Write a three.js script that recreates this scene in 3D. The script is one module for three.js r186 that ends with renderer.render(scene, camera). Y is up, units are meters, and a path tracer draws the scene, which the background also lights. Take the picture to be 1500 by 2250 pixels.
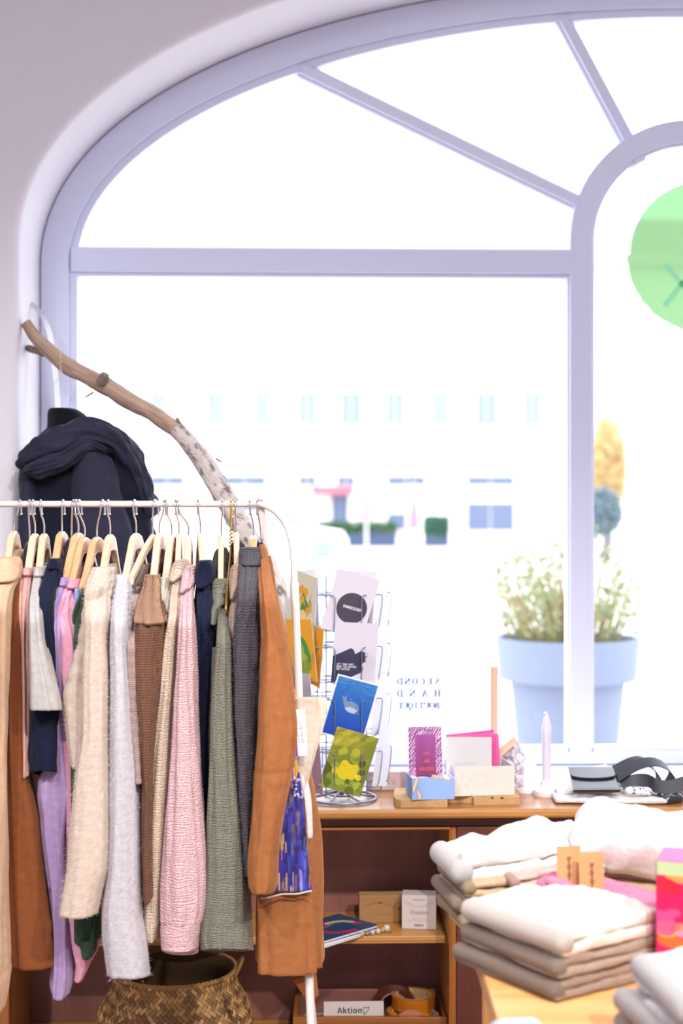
import * as THREE from 'three';
import { RoundedBoxGeometry } from 'three/addons/geometries/RoundedBoxGeometry.js';
import { mergeGeometries, mergeVertices, toCreasedNormals } from 'three/addons/utils/BufferGeometryUtils.js';
import { RectAreaLightUniformsLib } from 'three/addons/lights/RectAreaLightUniformsLib.js';
import { createNoise3D, createNoise4D } from 'simplex-noise';

// ---------------------------------------------------------------- camera, sky, lights, exposure
const scene = new THREE.Scene();
const F = 3125, EYE = 1.484, YAW = -0.028;
const camera = new THREE.PerspectiveCamera((2 * Math.atan(1125 / F) * 180) / Math.PI, 1500 / 2250, 0.05, 400);
camera.position.set(0, EYE, 0);
camera.rotation.y = YAW;
camera.focus = 2.95;
camera.userData.fStop = 2.6;
scene.add(camera);

const SKY = 4.3, LAMP = 16.5;
const SPOTS = [[-1.25, -0.25, -0.75, 0.9, -2.75, 19], [0.55, -0.15, -0.25, 0.95, -2.8, 19], [1.5, -0.1, 0.5, 0.85, -2.2, 27]];   // track spots: x, z, aimed at x, y, z, candela
scene.background = new THREE.Color().setRGB(0.93 * SKY, 0.97 * SKY, 1.08 * SKY);   // bright overcast sky
RectAreaLightUniformsLib.init();
const renderer = new THREE.WebGLRenderer({ antialias: true });
renderer.toneMapping = THREE.LinearToneMapping;
renderer.toneMappingExposure = 1.0;
renderer.shadowMap.enabled = true;
const LAMPS = [[-1.3, -1.0], [0.5, -1.0], [2.3, -1.0], [-1.3, 1.4], [0.5, 1.4], [2.3, 1.4]];   // ceiling panels of the shop (x, z)

// ---------------------------------------------------------------- helpers
const V = (x, y, z) => new THREE.Vector3(x, y, z);
const RIGHT = V(Math.cos(YAW), 0, -Math.sin(YAW)), FWD = V(-Math.sin(YAW), 0, -Math.cos(YAW)), UP = V(0, 1, 0);
const P = (x, y, d) => V(0, EYE, 0).addScaledVector(RIGHT, ((x - 750) / F) * d).addScaledVector(UP, ((1125 - y) / F) * d).addScaledVector(FWD, d);
const PZ = (x, y, z) => { const D = RIGHT.clone().multiplyScalar((x - 750) / F).addScaledVector(UP, (1125 - y) / F).add(FWD); return V(0, EYE, 0).addScaledVector(D, z / D.z); };
const PY = (x, y, h) => P(x, y, ((EYE - h) * F) / (y - 1125));
const rngOf = (s) => () => { s = (s + 0x6d2b79f5) | 0; let t = Math.imul(s ^ (s >>> 15), 1 | s); t = (t + Math.imul(t ^ (t >>> 7), 61 | t)) ^ t; return ((t ^ (t >>> 14)) >>> 0) / 4294967296; };
const n3 = createNoise3D(rngOf(7)), n4 = createNoise4D(rngOf(11));
const clamp = (x, a = 0, b = 1) => Math.min(b, Math.max(a, x));
const mixn = (a, b, t) => a + (b - a) * t;
const smooth = (a, b, x) => { const t = clamp((x - a) / (b - a)); return t * t * (3 - 2 * t); };
const taken = {};
function numbered(name) { const k = (taken[name] = (taken[name] ?? -1) + 1); return k ? name + '_' + String(k).padStart(3, '0') : name; }
function shade(m) { m.castShadow = m.receiveShadow = true; return m; }
function mesh(name, geo, mat, parent) { const m = shade(new THREE.Mesh(Array.isArray(geo) ? mergeGeometries(geo.map((g) => g.index ? g.toNonIndexed() : g)) : geo, mat)); m.name = name; if (parent) parent.add(m); return m; }
function tag(o, label, category, group) { o.userData.label = label; o.userData.category = category; if (group) o.userData.group = group; return o; }
function thing(name, label, category, pos, group) { const g = new THREE.Group(); g.name = numbered(name); if (pos) g.position.copy(pos); scene.add(g); return tag(g, label, category, group); }
function single(name, geo, mat, label, category, group) { const m = mesh(numbered(name), geo, mat, scene); return tag(m, label, category, group); }
function struct(name, geo, mat, parent) { const m = geo ? mesh(name, geo, mat) : new THREE.Group(); m.name = name; (parent || scene).add(m); if (!parent) m.userData.kind = 'structure'; return m; }
const GEO_OK = (g) => { for (const k of Object.keys(g.attributes)) if (!['position', 'normal', 'uv'].includes(k)) g.deleteAttribute(k); return g; };

// ---------------------------------------------------------------- textures (tiling noise on a torus)
const TAU = Math.PI * 2;
const tn = (u, v, fu, fv, s = 0) => { const a = u * TAU, b = v * TAU, ru = fu / TAU, rv = fv / TAU; return n4(Math.cos(a) * ru + s, Math.sin(a) * ru, Math.cos(b) * rv + s * 1.7, Math.sin(b) * rv); };
function dataTex(w, h, fn, srgb) {
  const d = new Uint8Array(w * h * 4);
  for (let j = 0; j < h; j++) for (let i = 0; i < w; i++) { const c = fn(i / w, j / h), k = (j * w + i) * 4; d[k] = clamp(c[0]) * 255; d[k + 1] = clamp(c[1]) * 255; d[k + 2] = clamp(c[2]) * 255; d[k + 3] = 255; }
  const t = new THREE.DataTexture(d, w, h); t.wrapS = t.wrapT = THREE.RepeatWrapping; t.magFilter = THREE.LinearFilter; t.minFilter = THREE.LinearMipmapLinearFilter; t.generateMipmaps = true;
  if (srgb) t.colorSpace = THREE.SRGBColorSpace; t.needsUpdate = true; return t;
}
const g1 = (x) => [x, x, x];
const rep = (t, u, v = u) => { const c = t.clone(); c.repeat.set(1 / u, 1 / v); c.needsUpdate = true; return c; };
const HEIGHT = {
  cloth: (u, v) => 0.5 + 0.2 * tn(u, v, 20, 20, 3) + 0.15 * Math.sin(u * TAU * 48) * Math.sin(v * TAU * 48) + 0.1 * tn(u, v, 60, 60, 9),
  knit: (u, v) => { const x = u * 12, y = v * 16, c = Math.abs((x % 1) - 0.5) * 2, w = ((y + c * 0.5) % 1); return 0.15 + 0.75 * Math.pow(Math.sin(w * Math.PI), 0.8) * (1 - Math.pow(1 - Math.min(1, c * 1.6), 3)) * (1 - Math.pow(c, 6)) + 0.15 * tn(u, v, 40, 40, 1); },
  mohair: (u, v) => 0.5 + 0.3 * tn(u, v, 14, 26, 2) + 0.3 * tn(u, v, 40, 60, 5),
  muslin: (u, v) => { const a = 0.05 * tn(u, v, 4, 4, 1), b = 0.05 * tn(u, v, 4, 4, 8); return 0.35 * Math.abs(Math.sin((u + a) * Math.PI * 16)) + 0.45 * Math.abs(Math.sin((v + b) * Math.PI * 22)) + 0.2 * tn(u, v, 14, 14, 4) + 0.1; },
  plaster: (u, v) => 0.5 + 0.3 * tn(u, v, 30, 30, 1) + 0.2 * tn(u, v, 90, 90, 2),
  suede: (u, v) => 0.5 + 0.25 * tn(u, v, 8, 8, 1) + 0.25 * tn(u, v, 70, 70, 2),
};
const BUMP = {}, TONE = {};
for (const k of Object.keys(HEIGHT)) {
  const N = 256;
  BUMP[k] = dataTex(N, N, (u, v) => g1(HEIGHT[k](u, v)));
  TONE[k] = dataTex(N, N, (u, v) => g1(0.82 + 0.22 * HEIGHT[k](u, v) + 0.05 * tn(u, v, 3, 3, 20)), true);
}
const hexLin = (h) => new THREE.Color(h);
function cloth(color, kind = 'cloth', size = 0.06, bump = 0.0006, extra = {}) {
  return new THREE.MeshPhysicalMaterial({ color, roughness: 0.92, specularIntensity: 0.4, map: rep(TONE[kind], size), bumpMap: rep(BUMP[kind], size), bumpScale: bump, sheen: 0.35, sheenColor: hexLin(color).lerp(hexLin('#ffffff'), 0.4), sheenRoughness: 0.7, side: THREE.DoubleSide, ...extra });
}
const std = (color, roughness = 0.6, extra = {}) => new THREE.MeshStandardMaterial({ color, roughness, ...extra });
function woodTex(a, b, c, seed, streak = 5) {
  const A = hexLin(a), B = hexLin(b), C = hexLin(c);
  return dataTex(256, 512, (u, v) => {
    const w = 0.12 * tn(u, v, 2, 1.2, seed), r = 0.5 + 0.5 * Math.sin((u + w) * TAU * streak + 2 * tn(u, v, 3, 1, seed + 4)), f = 0.5 + 0.5 * tn(u, v, 90, 3, seed + 2), p = smooth(0.35, 0.75, tn(u, v, 160, 8, seed + 9));
    const q = A.clone().lerp(B, clamp(0.55 * r + 0.45 * f)).lerp(C, 0.55 * p);
    return q.convertLinearToSRGB().toArray();
  }, true);
}
const WOOD = {
  honey: woodTex('#c48f4c', '#a46e36', '#764c22', 3), red: woodTex('#7d4a38', '#633629', '#4a2820', 8, 3), dark: woodTex('#a87a6e', '#92685c', '#74524a', 14, 3),
  shelf: woodTex('#cf9a50', '#b98342', '#97642c', 21, 3), beech: woodTex('#e4cab0', '#d8b595', '#c0967a', 30, 3), orange: woodTex('#f2c084', '#e2a45c', '#bd7c36', 41, 4),
};
const wood = (k, roughness = 0.45, sx = 0.25, sy = 0.8, tint = '#ffffff') => new THREE.MeshPhysicalMaterial({ color: tint, map: rep(WOOD[k], sx, sy), roughness, clearcoat: 0.25, clearcoatRoughness: 0.3 });

// box-projected uv in metres; grain runs along v, axis: 'x' | 'y' | 'z'
function boxUV(g, grain = 'y') {
  if (g.index) g = g.toNonIndexed();
  const p = g.attributes.position, n = g.attributes.normal, uv = new Float32Array(p.count * 2);
  for (let i = 0; i < p.count; i += 3) {
    const nx = Math.abs(n.getX(i) + n.getX(i + 1) + n.getX(i + 2)), ny = Math.abs(n.getY(i) + n.getY(i + 1) + n.getY(i + 2)), nz = Math.abs(n.getZ(i) + n.getZ(i + 1) + n.getZ(i + 2));
    for (let k = i; k < i + 3; k++) {
      const c = { x: p.getX(k), y: p.getY(k), z: p.getZ(k) };
      const axes = nx >= ny && nx >= nz ? ['z', 'y'] : ny >= nz ? ['x', 'z'] : ['x', 'y'];
      if (axes[0] === grain) axes.reverse();
      uv[k * 2] = c[axes[0]] + 0.37 * c[axes[1] === 'y' ? 'z' : 'y']; uv[k * 2 + 1] = c[axes[1]];
    }
  }
  g.setAttribute('uv', new THREE.BufferAttribute(uv, 2));
  return GEO_OK(g);
}
function bx(w, h, d, x = 0, y = 0, z = 0, r = 0.003, grain = 'y', seg = 2) {
  const g = new RoundedBoxGeometry(w, h, d, seg, Math.min(r, w / 2.01, h / 2.01, d / 2.01)); g.translate(x, y, z); return boxUV(g, grain);
}
function tube(pts, r, seg = 40, rad = 10, closed = false, tension) {
  const c = new THREE.CatmullRomCurve3(pts, closed, tension === undefined ? 'centripetal' : 'catmullrom', tension ?? 0.5); return GEO_OK(new THREE.TubeGeometry(c, seg, r, rad, closed));
}
function rod(a, b, r, rad = 10) {
  const d = b.clone().sub(a), g = new THREE.CylinderGeometry(r, r, d.length(), rad); g.applyQuaternion(new THREE.Quaternion().setFromUnitVectors(UP, d.normalize())); g.translate((a.x + b.x) / 2, (a.y + b.y) / 2, (a.z + b.z) / 2); return GEO_OK(g);
}
const ball = (r, p, s = 12) => { const g = new THREE.SphereGeometry(r, s, s); g.translate(p.x, p.y, p.z); return GEO_OK(g); };
const lathe = (pts, seg = 40) => toCreasedNormals(GEO_OK(new THREE.LatheGeometry(pts.map(([r, y]) => new THREE.Vector2(Math.max(r, 1e-4), y)), seg)), 0.62);
function extrude(pts, depth, bevel = 0.002, holes = [], seg = 2) {
  const s = new THREE.Shape(pts.map(([x, y]) => new THREE.Vector2(x, y)));
  for (const h of holes) s.holes.push(new THREE.Path(h.map(([x, y]) => new THREE.Vector2(x, y))));
  const g = new THREE.ExtrudeGeometry(s, { depth: depth - 2 * bevel, bevelEnabled: bevel > 0, bevelThickness: bevel, bevelSize: bevel, bevelOffset: -bevel, bevelSegments: seg, curveSegments: 8 });
  g.translate(0, 0, bevel); return GEO_OK(g);
}
// soft slab of cloth: rounded, subdivided, a little uneven
function soft(w, h, d, r, amp = 0.004, seed = 1, fr = 9, seg = [26, 8, 26], shape) {
  const g = mergeVertices(GEO_OK(new THREE.BoxGeometry(w, h, d, ...seg))), p = g.attributes.position, v = V(0, 0, 0), q = V(0, 0, 0);
  r = Math.min(r, w / 2, h / 2, d / 2);
  for (let i = 0; i < p.count; i++) {
    v.fromBufferAttribute(p, i); q.set(clamp(v.x, -w / 2 + r, w / 2 - r), clamp(v.y, -h / 2 + r, h / 2 - r), clamp(v.z, -d / 2 + r, d / 2 - r));
    const o = v.clone().sub(q); if (o.lengthSq() > 1e-12) o.setLength(r); v.copy(q).add(o);
    const k = amp * n3(v.x * fr + seed * 3.1, v.y * fr, v.z * fr + seed), k2 = amp * 0.35 * n3(v.x * fr * 3 + seed, v.y * fr * 2, v.z * fr * 3);
    v.y += (k + k2) * smooth(-h / 2, h / 2, v.y) + amp * 0.3 * n3(v.x * fr, seed, v.z * fr); v.x += k * 0.6; v.z += k2;
    if (shape) shape(v); p.setXYZ(i, v.x, v.y, v.z);
  }
  const m = mergeVertices(g); m.computeVertexNormals();
  const uv = m.attributes.uv, pp = m.attributes.position; for (let i = 0; i < pp.count; i++) uv.setXY(i, pp.getX(i) + pp.getY(i) * 0.5, pp.getZ(i) + pp.getY(i)); 
  return GEO_OK(m);
}
// monotone interpolation of keyed rows [y, ...values]
function keyed(rows, y) {
  let i = 0; while (i < rows.length - 2 && y > rows[i + 1][0]) i++;
  const a = rows[i], b = rows[i + 1], h = b[0] - a[0], t = clamp((y - a[0]) / h), out = [];
  for (let k = 1; k < a.length; k++) {
    const s = (b[k] - a[k]) / h, sl = i > 0 ? (a[k] - rows[i - 1][k]) / (a[0] - rows[i - 1][0]) : s, sr = i < rows.length - 2 ? (rows[i + 2][k] - b[k]) / (rows[i + 2][0] - b[0]) : s;
    const m0 = sl * s > 0 ? (2 * sl * s) / (sl + s) : 0, m1 = sr * s > 0 ? (2 * sr * s) / (sr + s) : 0, t2 = t * t, t3 = t2 * t;
    out.push((2 * t3 - 3 * t2 + 1) * a[k] + (t3 - 2 * t2 + t) * h * m0 + (-2 * t3 + 3 * t2) * b[k] + (t3 - t2) * h * m1);
  }
  return out;
}
// cloth tube through rings {c, ax, az}; disp(s, len, theta, t) pushes the surface out
function loft(rings, { n = 36, p = 0.85, disp, top = 'round', bottom = 'open', inner = 0.05 } = {}) {
  const pos = [], uv = [], idx = [], M = rings.length; let len = 0;
  const ring = (R, s, k, t, off = 0) => {
    const la = R.ax.length(), lb = R.az.length(), per = Math.PI * (la + lb) * 0.5 * 2 * 0.8;
    for (let i = 0; i <= n; i++) {
      const th = Math.PI / 2 + (i / n) * TAU, c = Math.cos(th), z = Math.sin(th), cc = Math.sign(c) * Math.pow(Math.abs(c), p), zz = Math.sign(z) * Math.pow(Math.abs(z), p);
      const q = R.c.clone().addScaledVector(R.ax, cc * s).addScaledVector(R.az, zz * s);
      if (disp || off) { const nrm = R.ax.clone().multiplyScalar(c / (la || 1)).addScaledVector(R.az, z / (lb || 1)).normalize(); q.addScaledVector(nrm, (disp ? disp((i / n) * per, k, th, t) * Math.min(1, s * 1.2) : 0) - off); }
      if (R.tilt) q.y += R.tilt * zz * lb * s;
      pos.push(q.x, q.y, q.z); uv.push((i / n) * per, k);
    }
  };
  const list = [];
  if (top === 'round') { list.push([rings[0], 0.02, 0], [rings[0], 0.6, 0], [rings[0], 0.88, 0]); }
  rings.forEach((r, i) => list.push([r, 1, i]));
  if (bottom === 'round') { const R = rings[M - 1], d = R.round ?? 0.006; for (const [s, y] of [[0.93, 0.4], [0.7, 0.8], [0.35, 1], [0.02, 1]]) list.push([{ ...R, c: R.c.clone().add(V(0, -d * y, 0)) }, s, M - 1]); }
  else for (let k = 0; k < 7; k++) { const R = rings[Math.max(0, M - 1 - k * 2)]; list.push([{ ...R, tilt: R.tilt }, 1 - inner - k * 0.01, M - 1, 0.0015]); }
  let prev = null;
  for (const [R, s, i, off] of list) { if (prev) len += R.c.distanceTo(prev); prev = R.c; ring(R, s, len, i / (M - 1), off || 0); }
  for (let j = 0; j < list.length - 1; j++) for (let i = 0; i < n; i++) { const a = j * (n + 1) + i, b = a + n + 1; idx.push(a, b, a + 1, a + 1, b, b + 1); }
  const g = new THREE.BufferGeometry(); g.setAttribute('position', new THREE.Float32BufferAttribute(pos, 3)); g.setAttribute('uv', new THREE.Float32BufferAttribute(uv, 2)); g.setIndex(idx); g.computeVertexNormals();
  const N = g.attributes.normal; for (let j = 0; j < list.length; j++) { const a = j * (n + 1), b = a + n, x = N.getX(a) + N.getX(b), y = N.getY(a) + N.getY(b), z = N.getZ(a) + N.getZ(b), l = Math.hypot(x, y, z) || 1; N.setXYZ(a, x / l, y / l, z / l); N.setXYZ(b, x / l, y / l, z / l); }
  return g;
}
// rings whose edges are read off the photograph at rows [y, xl, xr] and that stand at depth dep(y) with half depth hd
function ringsOf(rows, dep, hd, step = 0.006, tiltEnd = 0) {
  const y0 = rows[0][0], y1 = rows[rows.length - 1][0], m = Math.max(8, Math.round(((y1 - y0) / 1150) / step)), out = [];
  for (let i = 0; i <= m; i++) {
    const y = mixn(y0, y1, i / m), [xl, xr] = keyed(rows, y), d = typeof dep === 'function' ? dep(y) : dep, h = typeof hd === 'function' ? hd(y) : hd;
    out.push({ c: P((xl + xr) / 2, y, d), ax: RIGHT.clone().multiplyScalar(((xr - xl) / 2 / F) * d), az: FWD.clone().multiplyScalar(h), tilt: tiltEnd * smooth(0.8, 1, i / m) });
  }
  return out;
}
function ribbon(pts, wdir, w, th, seg = 60, closed = false) {
  const c = new THREE.CatmullRomCurve3(pts, closed, 'centripetal'), pos = [], uv = [], idx = [];
  for (let i = 0; i <= seg; i++) {
    const t = i / seg, p = c.getPoint(t), T = c.getTangent(t), W0 = typeof wdir === 'function' ? wdir(t) : wdir, W = W0.clone().addScaledVector(T, -W0.dot(T)).normalize(), N = T.clone().cross(W).normalize();
    const ww = typeof w === 'function' ? w(t) : w;
    for (const [a, b] of [[-1, -1], [1, -1], [1, 1], [-1, 1]]) { const q = p.clone().addScaledVector(W, (a * ww) / 2).addScaledVector(N, (b * th) / 2); pos.push(q.x, q.y, q.z); uv.push(a * ww, t * 0.5); }
    if (i) for (let k = 0; k < 4; k++) { const a = (i - 1) * 4 + k, b = (i - 1) * 4 + ((k + 1) % 4); idx.push(a, b, a + 4, b, b + 4, a + 4); }
  }
  const e = seg * 4; idx.push(0, 2, 1, 0, 3, 2, e, e + 1, e + 2, e, e + 2, e + 3);
  const g = new THREE.BufferGeometry(); g.setAttribute('position', new THREE.Float32BufferAttribute(pos, 3)); g.setAttribute('uv', new THREE.Float32BufferAttribute(uv, 2)); g.setIndex(idx);
  const q = g.toNonIndexed(); q.computeVertexNormals(); return q;
}
function canvasTex(w, h, draw) { const c = document.createElement('canvas'); c.width = w; c.height = h; draw(c.getContext('2d'), w, h); const t = new THREE.CanvasTexture(c); t.colorSpace = THREE.SRGBColorSpace; t.anisotropy = 4; return t; }

// ---------------------------------------------------------------- the room
const ZW = -3.7, ZF = -4.0, CEIL = 3.5, XL = -2.4, XR = 4.4, ZB = 3.4;
const M = {
  wall: new THREE.MeshStandardMaterial({ color: '#dfdce2', roughness: 0.9, bumpMap: rep(BUMP.plaster, 0.25), bumpScale: 0.0015 }),
  frame: new THREE.MeshPhysicalMaterial({ color: '#dbe1f5', roughness: 0.42, clearcoat: 0.2, clearcoatRoughness: 0.4 }),
  glass: new THREE.MeshPhysicalMaterial({ color: '#ffffff', roughness: 0.02, transmission: 1, thickness: 0, ior: 1.5, specularIntensity: 0.5 }),
  white: std('#f2f0ee', 0.6), chrome: std('#d8d4d2', 0.22, { metalness: 1 }), black: std('#15161b', 0.5),
  rack: new THREE.MeshPhysicalMaterial({ color: '#d3ccc4', roughness: 0.4, clearcoat: 0.3 }),
  wire: new THREE.MeshPhysicalMaterial({ color: '#8790a4', roughness: 0.35, metalness: 0.5 }),
};
const wx = (x) => PZ(x, 1125, ZF).x, wy = (y, x = 600) => PZ(x, y, ZF).y;
const WC = { x: wx(1519), y: wy(580, 300), a: wx(1519) - wx(170), b: wy(35, 1500) - wy(580, 300) };
const arch = (off, n = 96) => Array.from({ length: n + 1 }, (_, i) => {       // right spring to left spring over the top
  const t = (i / n) * Math.PI, c = Math.cos(t), s = Math.sin(t), nx = c / WC.a, ny = s / WC.b, l = Math.hypot(nx, ny);
  return [WC.x + WC.a * c + (off * nx) / l, WC.y + WC.b * s + (off * ny) / l];
});
const SILL = 0.768, OFF = 0.105;
const opening = (off, bottom) => [[WC.x - WC.a - off, bottom], [WC.x + WC.a + off, bottom], ...arch(off)];
{
  const hole = opening(OFF, SILL - 0.03).reverse();
  const s = new THREE.Shape([[XL - 0.2, -0.1], [XR + 0.2, -0.1], [XR + 0.2, CEIL + 0.2], [XL - 0.2, CEIL + 0.2]].map(([x, y]) => new THREE.Vector2(x, y)));
  s.holes.push(new THREE.Path(hole.map(([x, y]) => new THREE.Vector2(x, y))));
  const g = new THREE.ExtrudeGeometry(s, { depth: 0.5 - 0.05, bevelEnabled: true, bevelThickness: 0.025, bevelSize: 0.025, bevelOffset: -0.025, bevelSegments: 5 });
  g.translate(0, 0, ZW - 0.5 + 0.025);
  struct('wall_window', boxUV(g), M.wall);
  const room = (w, h, d, x, y, z) => bx(w, h, d, x, y, z, 0.002);
  struct('wall_left', room(0.2, CEIL, ZB - ZW, XL - 0.1, CEIL / 2, (ZB + ZW) / 2), M.wall);
  struct('wall_right', room(0.2, CEIL, ZB - ZW, XR + 0.1, CEIL / 2, (ZB + ZW) / 2), M.wall);
  struct('wall_rear', room(XR - XL + 0.4, CEIL, 0.2, (XL + XR) / 2, CEIL / 2, ZB + 0.1), M.wall);
  struct('ceiling', room(XR - XL + 0.4, 0.2, ZB - ZW + 0.2, (XL + XR) / 2, CEIL + 0.1, (ZB + ZW) / 2), M.white);
  struct('floor', bx(XR - XL + 0.4, 0.1, ZB - ZW, (XL + XR) / 2, -0.05, (ZB + ZW) / 2, 0.002, 'z'), wood('beech', 0.5, 0.3, 1.2, '#d8d4d0'));
  struct('window_sill', bx(2 * (WC.a + OFF) - 0.004, 0.03, 0.33, WC.x, SILL - 0.015, ZW - 0.165, 0.004), M.frame);
}
for (const [x, z] of LAMPS) {
  const t = thing('ceiling_light', `square white ceiling light panel, ${z < 0 ? 'nearer the window' : 'farther from the window'}, ${x < 0 ? 'over the clothes rack side' : x < 1 ? 'in the middle of the room' : 'over the table side'}`, 'light', V(x, CEIL, z), 'ceiling light panels');
  mesh('housing', bx(0.72, 0.05, 0.72, 0, -0.026, 0, 0.006), M.white, t);
  const g = bx(0.64, 0.01, 0.64, 0, -0.053, 0, 0.002); mesh('diffuser_light', g, std('#ffffff', 0.5, { emissive: '#ffe2c0', emissiveIntensity: 1.6 }), t);
  const l = new THREE.RectAreaLight(new THREE.Color().setRGB(0.86, 0.95, 1.24), LAMP, 0.62, 0.62); l.position.set(x, CEIL - 0.065, z); l.lookAt(x, 0, z); l.name = 'panel_light'; scene.add(l);
}

SPOTS.forEach(([x, z, tx, ty, tz, cd], i) => {
  const p = V(x, CEIL - 0.16, z), to = V(tx, ty, tz), t = thing('track_spotlight', ['white ceiling spotlight turned to the left half of the clothes rack', 'white ceiling spotlight turned to the right half of the clothes rack', 'white ceiling spotlight turned to the table and the sideboard'][i], 'spotlight', p), h = new THREE.Group();
  mesh('stem', rod(V(0, 0, 0), V(0, 0.16, 0), 0.012), M.white, t);
  const head = lathe([[0.001, -0.07], [0.05, -0.07], [0.06, -0.05], [0.06, 0.1], [0.052, 0.1], [0.05, 0.075], [0.001, 0.075]], 32), q = new THREE.Quaternion().setFromUnitVectors(V(0, 1, 0), to.clone().sub(p).normalize());
  head.applyQuaternion(q); mesh('lamp_head', head, M.white, t);
  const lens = new THREE.CylinderGeometry(0.049, 0.049, 0.004, 32); lens.translate(0, 0.08, 0); lens.applyQuaternion(q); mesh('lens_light', lens, std('#ffffff', 0.4, { emissive: '#ffe0b8', emissiveIntensity: 2 }), t);
  const l = new THREE.SpotLight(new THREE.Color().setRGB(1, 0.93, 0.87), cd, 0, 0.5, 0.9, 2); l.position.copy(p).addScaledVector(to.clone().sub(p).normalize(), 0.11); l.target.position.copy(to); l.castShadow = true; l.shadow.radius = 2.4; scene.add(l, l.target);
});

// the window: frame, transom, mullions, fan bars, beads, panes
const win = struct('window_1');
const RAYC = { x: WC.x, y: wy(560, 1500) }, ARC = { y: wy(530, 1400), R: WC.x - wx(1252), r: WC.x - wx(1301) };
const extr = (name, pts, holes, z, d, mat = M.frame, b = 0.004) => { const g = extrude(pts, d, b, holes, 3); g.translate(0, 0, z - d); return mesh(name, g, mat, win); };
extr('frame', opening(OFF - 0.002, SILL + 0.002), [opening(0.024, SILL + 0.036).reverse()], ZF, 0.07);
extr('bead', opening(0.027, SILL + 0.03), [opening(0.002, SILL + 0.05).reverse()], ZF - 0.012, 0.05);
const yT0 = wy(598), yT1 = wy(545);
const innerArch = (R, n = 40) => Array.from({ length: n + 1 }, (_, i) => [WC.x + R * Math.cos((i / n) * Math.PI), ARC.y + R * Math.sin((i / n) * Math.PI)]);
extr('mullion', [[WC.x - ARC.R, SILL + 0.03], [WC.x - ARC.r, SILL + 0.03], ...innerArch(ARC.r).reverse(), [WC.x + ARC.r, SILL + 0.03], [WC.x + ARC.R, SILL + 0.03], ...innerArch(ARC.R)], [], ZF + 0.001, 0.066);
extr('bead', [[WC.x - ARC.r - 0.004, SILL + 0.03], [WC.x - ARC.r + 0.008, SILL + 0.03], ...innerArch(ARC.r - 0.008).reverse(), [WC.x + ARC.r - 0.008, SILL + 0.03], [WC.x + ARC.r + 0.004, SILL + 0.03], ...innerArch(ARC.r + 0.004)], [], ZF - 0.012, 0.05);
for (const s of [-1, 1]) {
  const xa = WC.x + s * (WC.a + 0.02), xb = WC.x + s * (ARC.R - 0.005), lo = Math.min(xa, xb), hi = Math.max(xa, xb), box = (x0, x1, y0, y1) => [[x0, y0], [x1, y0], [x1, y1], [x0, y1]];
  extr('transom', box(lo, hi, yT0, yT1), [], ZF, 0.066);
  const m = s < 0 ? [WC.x - WC.a, WC.x - ARC.R] : [WC.x + ARC.R, WC.x + WC.a];
  extr('bead', box(lo, hi, yT0 - 0.011, yT0 + 0.003), [], ZF - 0.014, 0.048);
  extr('bead', box(lo, hi, yT1 - 0.003, yT1 + 0.005), [], ZF - 0.014, 0.048);
  const xm = s < 0 ? [m[1] - 0.006, m[1] + 0.004] : [m[0] - 0.004, m[0] + 0.006];
  extr('bead', box(...xm, SILL + 0.03, yT0), [], ZF - 0.012, 0.05);
  mesh('pane', (() => { const g = new THREE.PlaneGeometry(m[1] - m[0] + 0.01, yT0 - SILL - 0.03); g.translate((m[0] + m[1]) / 2, (yT0 + SILL + 0.03) / 2, ZF - 0.04); return g; })(), M.glass, win);
}
mesh('pane', (() => { const s = new THREE.Shape([[WC.x - ARC.r - 0.005, SILL + 0.03], [WC.x + ARC.r + 0.005, SILL + 0.03], ...innerArch(ARC.r + 0.005)].map(([x, y]) => new THREE.Vector2(x, y))); const g = new THREE.ShapeGeometry(s); g.translate(0, 0, ZF - 0.04); return g; })(), M.glass, win);
const rayEdge = (t) => { const c = Math.cos(t), s = Math.sin(t), dy = RAYC.y - WC.y, A = (c / WC.a) ** 2 + (s / WC.b) ** 2, B = (2 * dy * s) / WC.b ** 2, C = (dy / WC.b) ** 2 - 1; return (-B + Math.sqrt(B * B - 4 * A * C)) / (2 * A); };
const BARS = [25.3, 61.6, 118.4, 154.7].map((d) => (d * Math.PI) / 180);
BARS.forEach((t) => {
  const g0 = extrude([[0.3, -0.0235], [rayEdge(t) + 0.012, -0.0235], [rayEdge(t) + 0.012, 0.0235], [0.3, 0.0235]], 0.05, 0.01, [], 3), g1_ = extrude([[0.3, -0.014], [rayEdge(t) + 0.012, -0.014], [rayEdge(t) + 0.012, 0.014], [0.3, 0.014]], 0.062, 0.003);
  for (const [n, g, z] of [['bead', g0, ZF - 0.066], ['glazing_bar', g1_, ZF - 0.066]]) { g.rotateZ(t); g.translate(RAYC.x, RAYC.y, z); mesh(n, g, M.frame, win); }
});
[0.0, ...BARS, Math.PI].forEach((t0, i, all) => {
  if (i === all.length - 1) return; const t1 = all[i + 1], o = [], q = [];
  for (let k = 0; k <= 16; k++) { const t = mixn(t0, t1, k / 16), e = rayEdge(t) + 0.01; o.push(new THREE.Vector2(RAYC.x + e * Math.cos(t), RAYC.y + e * Math.sin(t))); q.unshift(new THREE.Vector2(RAYC.x + (ARC.R - 0.02) * Math.cos(t), RAYC.y + (ARC.R - 0.02) * Math.sin(t))); }
  const g = new THREE.ShapeGeometry(new THREE.Shape([...o, ...q])); g.translate(0, 0, ZF - 0.04); mesh('pane', g, M.glass, win);
});

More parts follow.
